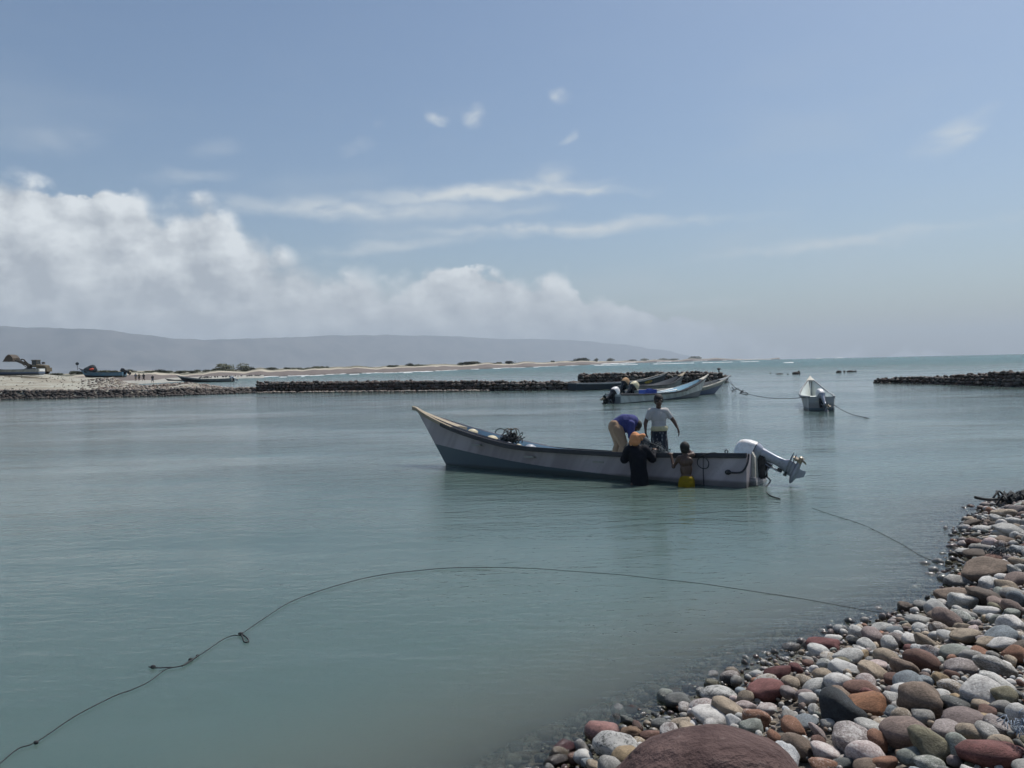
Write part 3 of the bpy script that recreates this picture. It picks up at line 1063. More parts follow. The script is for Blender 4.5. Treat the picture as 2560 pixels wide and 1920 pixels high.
class Boat:
    """open fishing skiff; local +X towards the bow, origin at the middle of the transom on the waterline"""
    def __init__(self, name, loc, heading, label, group=None, length=8.34, waterline=7.34, half=0.80, rise=1.0, lift=0.0,
                 hull=None, liner=None, rail=M_BLACK, cap=M_WOOD, boot=None, cap_from=0.88, trim=0.0, heel=0.0, keel=-0.28, stern=.9):
        self.stern = stern
        self.root = empty(name, loc, heading)
        self.root.rotation_euler = (heel, -trim, heading)
        tag(self.root, label, 'boat', group)
        self.len, self.wl, self.half, self.rise, self.lift, self.keel = length, waterline, half, rise, lift, keel
        self.boot = boot or [(0, -0.2), (1, -0.2)]
        self.cap_from = cap_from
        self._hull(hull, liner, rail, cap)

    def w(self, t):
        W = self.half
        return W * (self.stern + (1 - self.stern) * math.sin(t / .4 * math.pi / 2)) if t < .4 else W * max(0.0, 1 - ((t - .4) / .6) ** 2.2)

    def zg(self, t):
        return smooth_table(t, GUNWALE) * self.rise + self.lift * self.w(t) / self.half

    def edge(self, t, side, dw=0.0, dz=0.0):
        """point on the gunwale; side -1 is starboard when facing the bow"""
        return Vector((t * self.len, side * max(0.0, self.w(t) + dw), self.zg(t) + dz))

    def section(self, t, inset=0.0, zmin=None):
        """half section from gunwale to keel: list of (x, y, z)"""
        top = self.zg(t)
        out = []
        W = self.w(t)
        fine = max(0.0, 1 - max(0.0, (t - .25) / .75) ** 1.7)
        wl_half = min(W * 0.98, self.half * 0.86 * fine)
        ch_half = wl_half * 0.93
        zk = self.keel * (1 - 0.35 * t)
        zc = zk * 0.55
        prof = [(1.0, W, top), (0.8, None, None), (0.6, None, None), (0.4, None, None), (0.2, None, None), (0.0, wl_half, 0.0), (-.5, ch_half, zc), (-1, ch_half * 0.45, zk * 0.9), (-1.2, 0.012, zk)]
        for f, y, z in prof:
            if y is None:
                z = top * f
                y = wl_half + (W - wl_half) * (f ** 1.25)
            L = self.wl + (self.len - self.wl) * max(0.0, z / max(0.05, self.zg(1.0))) if z > 0 else self.wl - 0.5 * (-z)
            y = max(0.012 if t < 1 else 0.012, y - inset)
            out.append(Vector((t * L, y, z)))
        return out

    def _hull(self, hull, liner, rail, cap):
        T = [i / 44 for i in range(45)]
        # outer shell, both sides in one skin
        rings = []
        for t in T:
            s = self.section(t)
            rings.append([Vector((p.x, p.y, p.z)) for p in s] + [Vector((p.x, -p.y, p.z)) for p in reversed(s)])
        mb = MB().loft(rings, close=False)
        me = mb.mesh('hull')
        at = me.attributes.new('boot', 'FLOAT', 'POINT')
        n = len(rings[0])
        vals = []
        for i, r in enumerate(rings):
            for p in r:
                vals.append(p.z - lerp_table(T[i], self.boot))
        at.data.foreach_set('value', vals)
        o = link('hull', me, self.root, hull, True)
        me.set_sharp_from_angle(angle=math.radians(40))
        self.hull = o
        # transom
        s = self.section(0)
        pts = [Vector((0, p.y - 0.004, p.z)) for p in s] + [Vector((0, -p.y + 0.004, p.z)) for p in reversed(s)]
        k = len(pts)
        inner = [p + Vector((0.06, 0, 0)) for p in pts]
        mt = MB().add(pts + inner, [tuple(range(k)), tuple(reversed(range(k, 2 * k)))] + [(i, i + k, (i + 1) % k + k, (i + 1) % k) for i in range(k)])
        me = mt.mesh('transom')
        at = me.attributes.new('boot', 'FLOAT', 'POINT')
        at.data.foreach_set('value', [p.z - self.boot[0][1] for p in pts + inner])
        link('transom', me, self.root, hull, False)
        # inner skin with floor
        rings = []
        for t in [x * 0.965 for x in T]:
            s = self.section(t, 0.05)
            zf = 0.10 + 0.25 * max(0, t - 0.55)
            prof = []
            for p in s[:6]:
                prof.append(Vector((p.x + 0.03, p.y, max(p.z - 0.012, zf))))
            rings.append(prof + [Vector((prof[-1].x, 0.0, zf))] + [Vector((p.x, -p.y, p.z)) for p in reversed(prof)])
        o = MB().loft(rings, close=False).build('inner_skin', liner, self.root, smooth=True)
        o.data.set_sharp_from_angle(angle=math.radians(40))
        # rubbing rail along both edges
        for side in (1, -1):
            rings = []
            for t in [x * self.cap_from for x in T]:
                e = self.edge(t, side)
                rings.append([e + Vector((0, side * dy, dz)) for dy, dz in ((-0.060, -0.045), (0.030, -0.075), (0.040, -0.02), (0.022, 0.022), (-0.045, 0.024), (-0.064, 0.0))])
            MB().loft(rings, True).build('gunwale_rail', rail, self.root, angle=50)
        # timber cap over the bow
        rings = []
        for i in range(12):
            t = self.cap_from - 0.045 + (1.012 - self.cap_from + 0.045) * i / 11
            tt = min(t, 1.0)
            y = max(0.035, self.w(tt) + 0.03)
            z = self.zg(tt) + (t - tt) * 0.9
            x = t * self.len
            rings.append([Vector((x, y, z - 0.05)), Vector((x, y, z + 0.026)), Vector((x, 0, z + 0.05)), Vector((x, -y, z + 0.026)), Vector((x, -y, z - 0.05)), Vector((x, 0, z - 0.045))])
        MB().loft(rings, True).build('bow_cap', cap, self.root, angle=40)

    def thwart(self, t, mat, width=0.24, drop=0.16, thick=0.035):
        y = self.w(t) - 0.055
        return MB().box((t * self.len, 0, self.zg(t) - drop), (width, 2 * y, thick)).build('thwart', mat, self.root)


def outboard(name, parent_boat, at, tilt, label, scale=1.0, cowl=M_WHITE_COWL, trim=M_SILVER, leg=M_SILVER, heading=0.0, detail=True):
    """outboard engine clamped on a transom; local +X is aft when upright; tilted up about the clamp"""
    b = parent_boat.root
    bpy.context.view_layer.update()
    M = Matrix.Translation(b.location) @ b.rotation_euler.to_matrix().to_4x4()
    loc = M @ Vector(at)
    root = empty(name, loc)
    root.rotation_euler = (0, 0, b.rotation_euler.z + math.pi + heading)
    root.scale = (scale,) * 3
    tag(root, label, 'outboard')
    Rt = Matrix.Translation((0.05, 0, 0.10)) @ Matrix.Rotation(-math.radians(tilt), 4, 'Y') @ Matrix.Translation((-0.05, 0, -0.10))

    def zs(z):
        return z * 0.86 if z < 0 else z

    def shell(sections, mat, part, ang=45, parent=root):
        """sections: (z, x0, x1, half width, corner)"""
        rings = []
        for z, x0, x1, hw, e in sections:
            z = zs(z)
            cx, hx = (x0 + x1) / 2, (x1 - x0) / 2
            ring = []
            for k in range(20):
                a = 2 * math.pi * k / 20
                c, s = math.cos(a), math.sin(a)
                ring.append(Vector((cx + hx * math.copysign(abs(c) ** e, c), hw * math.copysign(abs(s) ** e, s), z)))
            rings.append(ring)
        mb = MB()
        mb.M = Rt
        return mb.loft(rings, True).build(part, mat, parent, angle=ang)
    # engine cover: wider at the base, swept forward to a domed top
    shell([(0.30, -0.20, 0.29, 0.170, .55), (0.35, -0.215, 0.30, 0.180, .55), (0.48, -0.225, 0.285, 0.178, .6), (0.60, -0.215, 0.245, 0.165, .65), (0.665, -0.18, 0.20, 0.14, .72), (0.70, -0.10, 0.12, 0.09, .9)], cowl, 'engine_cover', 38)
    shell([(0.16, -0.12, 0.25, 0.12, .65), (0.24, -0.20, 0.28, 0.168, .55), (0.298, -0.21, 0.30, 0.176, .55)], trim, 'cover_base', 40)
    shell([(0.292, -0.216, 0.304, 0.181, .55), (0.308, -0.216, 0.304, 0.181, .55)], M_ENGINE_BLACK, 'cover_seam', 40)
    mbv = MB()
    mbv.M = Rt
    mbv.box((-0.165, 0.0, 0.655), (0.10, 0.19, 0.05), Matrix.Rotation(-0.75, 3, 'Y')).build('air_vent', M_ENGINE_BLACK, root)
    leg_o = shell([(0.20, -0.03, 0.25, 0.105, .7), (0.05, 0.0, 0.235, 0.085, .75), (-0.20, 0.02, 0.215, 0.062, .8), (-0.40, 0.0, 0.22, 0.05, .85), (-0.50, -0.05, 0.27, 0.045, .9)], leg, 'drive_leg', 50)
    shell([(-0.520, -0.10, 0.40, 0.095, .8), (-0.505, -0.11, 0.44, 0.105, .8)], leg, 'splash_plate', 30)
    shell([(-0.590, -0.06, 0.42, 0.100, .8), (-0.578, -0.06, 0.44, 0.105, .8)], leg, 'cavitation_plate', 30)
    shell([(-0.50, -0.05, 0.25, 0.042, .9), (-0.66, -0.07, 0.24, 0.036, .9)], leg, 'lower_leg', 50)
    mb = MB()
    mb.M = Rt
    mb.tube([(-0.21, 0, zs(-0.72)), (-0.17, 0, zs(-0.72)), (-0.08, 0, zs(-0.72)), (0.10, 0, zs(-0.72)), (0.22, 0, zs(-0.72)), (0.27, 0, zs(-0.72))], [0.004, 0.035, 0.060, 0.064, 0.054, 0.048], 14)
    mb.build('gear_case', leg, root, angle=50)
    mb = MB()
    mb.M = Rt
    mb.loft([[Vector((-0.08, 0.012, zs(-0.77))), Vector((0.16, 0.012, zs(-0.77))), Vector((0.16, -0.012, zs(-0.77))), Vector((-0.08, -0.012, zs(-0.77)))],
             [Vector((0.04, 0.006, zs(-0.95))), Vector((0.17, 0.006, zs(-0.95))), Vector((0.17, -0.006, zs(-0.95))), Vector((0.04, -0.006, zs(-0.95)))]], True)
    mb.build('skeg', leg, root)
    # propeller
    hub = MB()
    hub.M = Rt
    hub.tube([(0.272, 0, zs(-0.72)), (0.30, 0, zs(-0.72)), (0.40, 0, zs(-0.72)), (0.42, 0, zs(-0.72))], [0.048, 0.050, 0.042, 0.01], 12)
    hub = hub.build('propeller', M_BRONZE, root, angle=40)
    for k in range(3):
        mb = MB()
        mb.M = Rt @ Matrix.Translation((0.34, 0, zs(-0.72))) @ Matrix.Rotation(2 * math.pi * k / 3 + 0.5, 4, 'X')
        prof = []
        for i in range(7):
            u = i / 6
            rr = 0.035 + 0.125 * u
            wd = 0.035 + 0.055 * math.sin(math.pi * (0.15 + 0.75 * u))
            tw = math.radians(55 - 28 * u)
            cx, cy = wd * math.cos(tw), wd * math.sin(tw)
            prof.append([Vector((-cx * .6, -cy, rr)), Vector((0.004, -0.004, rr)), Vector((cx * .6, cy, rr)), Vector((-0.004, 0.004, rr))])
        mb.loft(prof, True).build('blade', M_BRONZE, hub, smooth=True)
    # transom bracket and tilt tube stay upright
    br = MB()
    for y in (-0.10, 0.10):
        br.loft([[Vector((-0.10, y + dy, 0.02)), Vector((0.02, y + dy, 0.16)), Vector((0.12, y + dy, 0.12)), Vector((0.13, y + dy, -0.34)), Vector((0.0, y + dy, -0.36))] for dy in (-0.018, 0.018)], True)
    br.tube([(0.05, -0.15, 0.10), (0.05, 0.15, 0.10)], 0.032, 10)
    br.box((0.045, 0, -0.20), (0.05, 0.2, 0.26))
    br.build('clamp_bracket', M_ENGINE_BLACK, root, angle=40)
    sw = MB()
    sw.M = Rt
    sw.box((-0.045, 0, 0.02), (0.09, 0.15, 0.34)).box((-0.035, 0, -0.33), (0.07, 0.12, 0.10)).box((-0.055, 0, -0.46), (0.10, 0.07, 0.07))
    sw.build('swivel_bracket', M_ENGINE_BLACK, root)
    if detail:
        ram = MB()
        p0 = Vector((0.09, 0.0, -0.28))
        p1 = Rt @ Vector((-0.06, 0.0, -0.10))
        ram.tube([p0, p1], 0.022, 8)
        q = Rt @ Vector((-0.07, 0.05, -0.30))
        ram.tube([p1 + Vector((0, 0.05, 0)), q], 0.012, 6)
        ram.tube([Rt @ Vector((-0.02, -0.07, 0.1)), Rt @ Vector((-0.06, -0.09, -0.14)), Rt @ Vector((-0.07, -0.06, -0.34))], 0.010, 6)
        ram.build('tilt_ram', M_SILVER, root, smooth=True)
        hd = MB()
        hd.M = Rt
        hd.tube([(-0.20, 0.05, 0.27), (-0.38, 0.05, 0.33), (-0.52, 0.05, 0.33)], [0.022, 0.018, 0.022], 8)
        hd.build('tiller', M_ENGINE_BLACK, root, smooth=True)
    return root


# ------------------------------------------------------------------ the white skiff in the middle
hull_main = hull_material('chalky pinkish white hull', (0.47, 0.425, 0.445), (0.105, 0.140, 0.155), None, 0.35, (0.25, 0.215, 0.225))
liner_main = paint('pale blue inner skin', (0.20, 0.32, 0.42), 0.6, 0.5, (0.30, 0.30, 0.28))
boot_main = [(0, -.1), (.28, -.02), (.40, .03), (.50, .075), (.6, .12), (.7, .19), (.8, .28), (.88, .36), (.95, .44), (1, .5)]
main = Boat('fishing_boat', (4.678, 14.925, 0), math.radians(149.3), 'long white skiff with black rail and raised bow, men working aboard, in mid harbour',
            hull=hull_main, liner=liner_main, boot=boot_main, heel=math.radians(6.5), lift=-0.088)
for t in (.17, .36, .56, .74):
    main.thwart(t, paint('worn thwart', (0.33, 0.33, 0.30), 0.7, 0.6, (0.15, 0.13, 0.1)), drop=0.2)
M_PEEL = paint('peeling cream paint', (0.48, 0.46, 0.40), 0.8, 0.9, (0.13, 0.10, 0.08), 9.0)
MB().loft([[Vector((-0.005, y, 0.60)), Vector((-0.06, y, 0.50)), Vector((-0.08, y, 0.10)), Vector((-0.005, y, 0.03))] for y in (-0.34, 0.34)], True).build('motor_pad', M_PEEL, main.root)
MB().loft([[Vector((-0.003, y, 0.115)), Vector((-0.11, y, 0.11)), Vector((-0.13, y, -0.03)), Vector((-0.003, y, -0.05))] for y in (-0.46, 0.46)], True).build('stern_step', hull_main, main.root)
# drain patch with a hose on the quarter, rope loop over the rail
e = main.edge(0.035, 1)
MB().ball((0.34, main.section(0.04)[3].y + 0.012, 0.20), (0.06, 0.02, 0.05)).build('drain_patch', M_BLACK, main.root, smooth=True)
polyline_tube('drain_hose', [(0.34, 0.745, 0.20), (0.15, 0.755, 0.20), (0.05, 0.75, 0.24), (-0.02, 0.72, 0.38), (-0.03, 0.66, 0.56)], 0.018, M_BLACK, main.root)
MB().tube([(0.42, 0.64, 0.52), (0.42, 0.64, 0.60), (0.40, 0.64, 0.625), (0.37, 0.64, 0.60), (0.37, 0.64, 0.52)], 0.011, 6).build('cleat', M_BLACK, main.root, smooth=True)
OUT = outboard('outboard_motor', main, (-0.09, 0.0, 0.41), 66, 'large white and grey outboard motor tilted up on the mid-harbour skiff', 0.90)


# ------------------------------------------------------------------ people
def cloth(name, colour, fold=0.5, dark=0.55, rough=0.85, pattern=None):
    m, N = new_material(name)
    v = N.coord('Object')
    n = N.noise(N.mapping(v, scale=(1.0, 1.0, 0.45)), 9.0, 4.0, 0.55, 0.8)
    f = N.noise(v, 60.0, 3.0, 0.5)
    k = f.smooth(0.3, 0.7, 0.92, 1.06)
    c = colour
    if pattern:
        x, y, z = N.separate(v)
        w = N.voronoi(N.mapping(v, scale=(16, 16, 11)), 1.0, 'F1', 'Distance')
        stripe = (x * 34.0)._m('SINE', x * 34.0).smooth(0.55, 0.95) * 0.5
        c = N.mix(w.smooth(0.18, 0.34, 1.0, 0.0) * 0.75 + stripe * 0.4, colour, pattern)
    c = N.mix(1.0, c, N.combine(k, k, k), 'MULTIPLY')
    N.surface(principled(N, c, rough, N.bump(n, fold, 0.03), spec=0.2))
    return m


def skin(name, colour):
    m, N = new_material(name)
    v = N.coord('Object')
    n = N.noise(v, 7.0, 3.0, 0.5)
    c = N.mix(n.smooth(0.3, 0.7), colour, tuple(x * 1.25 for x in colour))
    N.surface(principled(N, c, 0.45, None, spec=0.45))
    return m


M_SKIN = skin('dark brown skin', (0.070, 0.040, 0.028))
M_HAIR = paint('short black hair', (0.012, 0.011, 0.011), 0.75, 0.2, (0.03, 0.028, 0.026), 40.0, streak=False, bump=0.6)


def blob_mesh(name, parts, voxel=0.01, smooth=2, wobble=0.0, seed=0):
    """union of tapered limbs and balls grown into one continuous skin"""
    mb = MB()
    for p in parts:
        if p[0] == 'limb':
            _, pts, rs = p
            pts = [Vector(q) for q in pts]
            mb.tube(pts, list(rs), 14)
            for q, r in zip(pts, rs):
                mb.ball(q, r * 1.0, 14, 10)
        else:
            _, c, r, *rot = p
            mb.ball(c, r, 18, 12, rot[0] if rot else None)
    me = mb.mesh('tmp')
    o = bpy.data.objects.new('tmp', me)
    COL.objects.link(o)
    md = o.modifiers.new('r', 'REMESH')
    md.mode = 'VOXEL'
    md.voxel_size = voxel
    sm = o.modifiers.new('s', 'SMOOTH')
    sm.factor = 0.5
    sm.iterations = smooth

    out = evaluated_mesh(o, name)

    bpy.data.objects.remove(o)
    if wobble:
        n = len(out.vertices)
        co, no = np.empty(n * 3), np.empty(n * 3)
        out.vertices.foreach_get('co', co)
        out.vertices.foreach_get('normal', no)
        co, no = co.reshape(-1, 3), no.reshape(-1, 3)
        w = np.zeros(n)
        g = np.random.RandomState(seed + 1)
        for k in range(14):                      # a bundle of waves makes the folds
            f = g.normal(0, 1, 3) * (20.0, 20.0, 9.0)
            w += np.sin(co @ f + g.uniform(0, 6.28))
        co += no * (0.007 + wobble * 0.16 * w)[:, None]
        out.vertices.foreach_set('co', co.ravel())
        out.update()
    return out


def hand_parts(wrist, direction, palm_n, side, s=1.0, curl=0.5):
    """palm, four unequal bent fingers and a thumb leaving the side of the palm"""
    d = Vector(direction).normalized()
    n = Vector(palm_n)
    n = (n - d * n.dot(d)).normalized()
    t = d.cross(n) * side
    w = Vector(wrist)
    out = []
    pc = w + d * 0.048 * s
    for k in range(3):
        a = w + t * (k - 1) * 0.022 * s
        out.append(('limb', [a, a + d * 0.085 * s + t * (k - 1) * 0.005 * s], [0.019 * s, 0.017 * s]))
    for i, ln in enumerate((0.072, 0.080, 0.075, 0.058)):
        b = w + d * 0.088 * s + t * (0.033 - i * 0.022) * s
        d1 = (d + n * curl * 0.5 + t * (0.10 - i * 0.07)).normalized()
        d2 = (d + n * curl * 1.5).normalized()
        m = b + d1 * ln * 0.55 * s
        out.append(('limb', [b, m, m + d2 * ln * 0.5 * s], [0.0105 * s, 0.0095 * s, 0.0078 * s]))
    b = w + d * 0.028 * s + t * 0.030 * s
    m = b + (t * 0.85 + d * 0.6 + n * 0.2).normalized() * 0.042 * s
    out.append(('limb', [b, m, m + (d * 0.95 + t * 0.3 + n * 0.25).normalized() * 0.032 * s], [0.0125 * s, 0.0108 * s, 0.0088 * s]))
    return out


def head_parts(c, look, up=(0, 0, 1), s=1.0, face=True):
    """skull, jaw, brow, nose, lips and ears; c is the middle of the head"""
    l = Vector(look).normalized()
    u = Vector(up)
    u = (u - l * u.dot(l)).normalized()
    r = l.cross(u)
    R = Matrix((r, l, u)).transposed()
    c = Vector(c)

    def at(x, y, z):
        return c + (r * x + l * y + u * z) * s
    out = [('ball', at(0, -0.012, 0.025), (0.074 * s, 0.092 * s, 0.088 * s), R), ('ball', at(0, 0.018, -0.040), (0.058 * s, 0.066 * s, 0.072 * s), R), ('ball', at(0, 0.052, -0.088), (0.030 * s, 0.024 * s, 0.020 * s), R)]
    if face:
        out += [('ball', at(0, 0.090, -0.018), (0.016 * s, 0.022 * s, 0.016 * s), R), ('limb', [at(0, 0.078, 0.018), at(0, 0.094, -0.012)], [0.009 * s, 0.012 * s]),
                ('ball', at(0.03, 0.072, 0.024), (0.024 * s, 0.014 * s, 0.008 * s), R), ('ball', at(-0.03, 0.072, 0.024), (0.024 * s, 0.014 * s, 0.008 * s), R),
                ('ball', at(0, 0.076, -0.052), (0.024 * s, 0.012 * s, 0.008 * s), R), ('ball', at(0, 0.074, -0.064), (0.021 * s, 0.012 * s, 0.008 * s), R)]
    for q in (1, -1):
        out.append(('ball', at(q * 0.076, -0.008, -0.008), (0.010 * s, 0.020 * s, 0.031 * s), R))
    return out, at, R


def hair_mesh(name, at, R, s=1.0, bulk=1.0):
    return blob_mesh(name, [('ball', at(0, -0.020, 0.036), (0.081 * s * bulk, 0.094 * s * bulk, 0.090 * s * bulk), R), ('ball', at(0, -0.045, -0.012), (0.074 * s * bulk, 0.062 * s, 0.072 * s), R)], 0.009, 2, 0.006, 3)


def loft_cloth(rings_def, seg=40, fold=0.0, waves=9, seed=0):
    """rings_def: (centre, rx, ry, fold scale); a hanging tube of cloth with pleats"""
    rings = []
    for c, rx, ry, fs in rings_def:
        ring = []
        for k in range(seg):
            a = 2 * math.pi * k / seg
            f = 1 + fold * fs * (math.sin(waves * a + seed + c[2] * 2.0) * 0.6 + math.sin((waves * 2 + 1) * a + seed * 2.3) * 0.4)
            ring.append(Vector((c[0] + rx * f * math.cos(a), c[1] + ry * f * math.sin(a), c[2])))
        rings.append(ring)
    return MB().loft(rings, True)


def person(name, loc, label):
    root = empty(name, loc)
    tag(root, label, 'person')
    return root


# --- man standing in the skiff, facing the shore
P1 = at_depth(1648, 1100, 15.98)
P1.z = 0.11
A = person('person', P1, 'man standing in the skiff in white t-shirt and dark patterned sarong')
hp, hat, hR = head_parts((0, -0.01, 1.47), (0.0, -1, -0.06), s=1.10)
body = hp + [('limb', [(0, 0.01, 1.24), (0, 0.0, 1.40)], [0.056, 0.052]),
             ('ball', (0, 0.01, 1.12), (0.150, 0.09, 0.13)), ('ball', (0, 0.01, 0.97), (0.135, 0.085, 0.16)), ('ball', (0, 0.01, 0.84), (0.145, 0.095, 0.13)),
             ('limb', [(-0.165, 0.01, 1.235), (-0.235, 0.02, 1.12), (-0.282, 0.0, 1.00), (-0.290, -0.05, 0.885)], [0.052, 0.045, 0.041, 0.026]),
             ('limb', [(0.165, 0.01, 1.235), (0.250, 0.02, 1.13), (0.318, 0.0, 1.03), (0.372, -0.06, 0.905)], [0.052, 0.045, 0.041, 0.026]),
             ('limb', [(-0.155, 0.01, 1.23), (0.155, 0.01, 1.23)], [0.052, 0.052]),
             ('limb', [(-0.085, 0.02, 0.80), (-0.09, 0.0, 0.44), (-0.095, 0.03, 0.06)], [0.088, 0.058, 0.038]), ('limb', [(0.085, 0.02, 0.80), (0.095, 0.0, 0.44), (0.105, 0.03, 0.06)], [0.088, 0.058, 0.038]),
             ('limb', [(-0.095, 0.03, 0.035), (-0.11, -0.13, 0.022)], [0.036, 0.026]), ('limb', [(0.105, 0.03, 0.035), (0.13, -0.13, 0.022)], [0.036, 0.026])]
body += hand_parts((-0.292, -0.06, 0.875), (0.03, -0.25, -1), (1, 0.1, 0), -1, 1.0, 0.7)
body += hand_parts((0.376, -0.07, 0.895), (0.22, -0.3, -1), (-1, 0.1, -0.1), 1, 1.0, 0.6)
link('body', blob_mesh('body', body, 0.0075, 1), A, M_SKIN, True)
link('hair', hair_mesh('hair', hat, hR, 1.10, 1.03), A, M_HAIR, True)
M_TEE = cloth('worn white cotton', (0.42, 0.41, 0.405), 0.9)
tee = [('ball', (0, 0.01, 1.13), (0.168, 0.115, 0.155)), ('ball', (0, 0.01, 1.0), (0.146, 0.108, 0.14)), ('ball', (0, 0.005, 0.94), (0.150, 0.116, 0.08)),
       ('limb', [(-0.155, 0.01, 1.245), (-0.195, 0.02, 1.175), (-0.213, 0.02, 1.13)], [0.072, 0.066, 0.063]), ('limb', [(0.155, 0.01, 1.245), (0.207, 0.02, 1.18), (0.230, 0.02, 1.14)], [0.072, 0.066, 0.063]),
       ('limb', [(-0.15, 0.012, 1.243), (0.15, 0.012, 1.243)], [0.074, 0.074])]
link('t_shirt', blob_mesh('t_shirt', tee, 0.009, 2, 0.012, 5), A, M_TEE, True)
M_WAIST = cloth('cream waist cloth', (0.50, 0.46, 0.30), 0.9)
w = loft_cloth([((0, 0.01, 0.85), .168, .132, .6), ((0, 0.01, 0.88), .176, .142, 1), ((0.01, 0.0, 0.925), .172, .138, .8), ((0.012, 0.0, 0.95), .160, .128, .5)], 40, 0.05, 5, 1)
w.ball((0.07, -0.125, 0.91), (0.085, 0.035, 0.05), 12, 8).ball((0.02, -0.14, 0.92), (0.04, 0.03, 0.032), 10, 6)
w.build('waist_cloth', M_WAIST, A, smooth=True)
M_SARONG = cloth('dark patterned sarong', (0.020, 0.024, 0.034), 0.7, pattern=(0.22, 0.225, 0.22))
loft_cloth([((0, 0.01, 0.88), .157, .125, .2), ((0, 0.01, 0.6), .175, .135, .5), ((0, 0.0, 0.4), .183, .145, .8), ((0, 0.0, 0.2), .192, .155, 1), ((0, 0.0, 0.06), .198, .16, 1.1)], 56, 0.07, 7, 2).build('sarong', M_SARONG, A, smooth=True)

# --- man bending over in the skiff
P2 = at_depth(1549, 1100, 16.62)
P2.z = 0.11
B = person('person', P2, 'man in purple-blue shirt and tan trousers bent double inside the skiff')
hp, hat, hR = head_parts((0.375, -0.03, 0.90), (0.55, -0.1, -0.8), (0.8, 0, 0.55))
body = hp + [('limb', [(0.31, 0, 0.98), (0.36, -0.01, 0.93)], [0.055, 0.052]), ('limb', [(-0.07, 0, 0.90), (0.10, 0, 1.0), (0.25, 0, 0.985)], [0.14, 0.13, 0.135]),
             ('limb', [(0.24, -0.14, 0.96), (0.21, -0.19, 0.72), (0.25, -0.14, 0.47)], [0.055, 0.043, 0.027]), ('limb', [(0.24, 0.14, 0.96), (0.27, 0.18, 0.70), (0.33, 0.12, 0.47)], [0.055, 0.043, 0.027]),
             ('limb', [(-0.06, -0.09, 0.86), (0.07, -0.10, 0.50), (-0.02, -0.10, 0.06)], [0.10, 0.065, 0.04]), ('limb', [(-0.06, 0.09, 0.86), (0.0, 0.11, 0.50), (-0.10, 0.12, 0.06)], [0.10, 0.065, 0.04]),
             ('limb', [(-0.02, -0.10, 0.035), (0.13, -0.10, 0.024)], [0.036, 0.026]), ('limb', [(-0.10, 0.12, 0.035), (0.05, 0.13, 0.024)], [0.036, 0.026])]
body += hand_parts((0.25, -0.14, 0.46), (0.15, 0, -1), (0.3, 1, 0), 1, 1.0, 0.8) + hand_parts((0.33, 0.12, 0.46), (0.1, -0.1, -1), (0.3, -1, 0), -1, 1.0, 0.8)
link('body', blob_mesh('body', body, 0.0085, 1), B, M_SKIN, True)
link('hair', hair_mesh('hair', hat, hR), B, M_HAIR, True)
M_SHIRT = cloth('purple-blue cotton', (0.055, 0.062, 0.185), 0.9)
sh = [('limb', [(-0.05, 0, 0.925), (0.10, 0, 1.02), (0.255, 0, 1.0)], [0.155, 0.155, 0.158]), ('ball', (0.13, 0, 0.93), (0.2, 0.15, 0.16)),
      ('limb', [(0.23, -0.14, 0.965), (0.215, -0.185, 0.80), (0.215, -0.18, 0.70)], [0.076, 0.066, 0.06]), ('limb', [(0.23, 0.14, 0.965), (0.25, 0.185, 0.80), (0.27, 0.18, 0.70)], [0.076, 0.066, 0.06])]
link('shirt', blob_mesh('shirt', sh, 0.010, 2, 0.014, 9), B, M_SHIRT, True)
M_TROUSER = cloth('tan cotton trousers', (0.33, 0.22, 0.145), 0.8)
tr = [('ball', (-0.075, 0, 0.88), (0.155, 0.185, 0.17)), ('limb', [(-0.06, -0.095, 0.85), (0.065, -0.105, 0.50), (-0.015, -0.105, 0.12)], [0.128, 0.10, 0.085]), ('limb', [(-0.07, 0.095, 0.85), (-0.01, 0.115, 0.50), (-0.10, 0.125, 0.12)], [0.128, 0.10, 0.085])]
link('trousers', blob_mesh('trousers', tr, 0.011, 2, 0.014, 2), B, M_TROUSER, True)

# --- person in black wading at the side of the skiff, back to the shore
P3 = at_depth(1596, 1213, 15.02)
P3.z = -0.72
C3 = person('person', P3, 'person wading in a long black robe with an orange headcloth, back turned')
o0 = 0.72
hp, hat, hR = head_parts((-0.047, 0.02, o0 + 0.885), (0.1, 1, -0.15))
body = hp + [('limb', [(-0.03, 0.0, o0 + 0.70), (-0.045, 0.01, o0 + 0.80)], [0.056, 0.052]), ('ball', (-0.02, 0.02, o0 + 0.58), (0.17, 0.105, 0.17)), ('ball', (0, 0.01, o0 + 0.35), (0.15, 0.1, 0.18)), ('ball', (0.02, 0, o0 + 0.12), (0.16, 0.115, 0.15)),
             ('limb', [(-0.18, 0.01, o0 + 0.69), (0.14, 0.01, o0 + 0.69)], [0.06, 0.06]),
             ('limb', [(-0.18, 0.01, o0 + 0.68), (-0.25, 0.05, o0 + 0.49), (-0.19, 0.28, o0 + 0.63)], [0.056, 0.046, 0.028]), ('limb', [(0.14, 0.01, o0 + 0.68), (0.29, 0.06, o0 + 0.50), (0.38, 0.26, o0 + 0.64)], [0.056, 0.046, 0.028]),
             ('limb', [(-0.07, 0, o0), (-0.08, 0.02, 0.42), (-0.09, 0, 0.05)], [0.09, 0.06, 0.04]), ('limb', [(0.10, 0, o0), (0.10, 0.02, 0.42), (0.11, 0, 0.05)], [0.09, 0.06, 0.04]),
             ('limb', [(-0.09, 0, 0.035), (-0.11, 0.15, 0.025)], [0.036, 0.026]), ('limb', [(0.11, 0, 0.035), (0.13, 0.15, 0.025)], [0.036, 0.026])]
body += hand_parts((-0.19, 0.28, o0 + 0.635), (0.3, 1, 0.1), (0, 0, -1), 1, 1.0, 0.6) + hand_parts((0.38, 0.26, o0 + 0.645), (0.1, 1, 0.1), (0, 0, -1), -1, 1.0, 0.6)
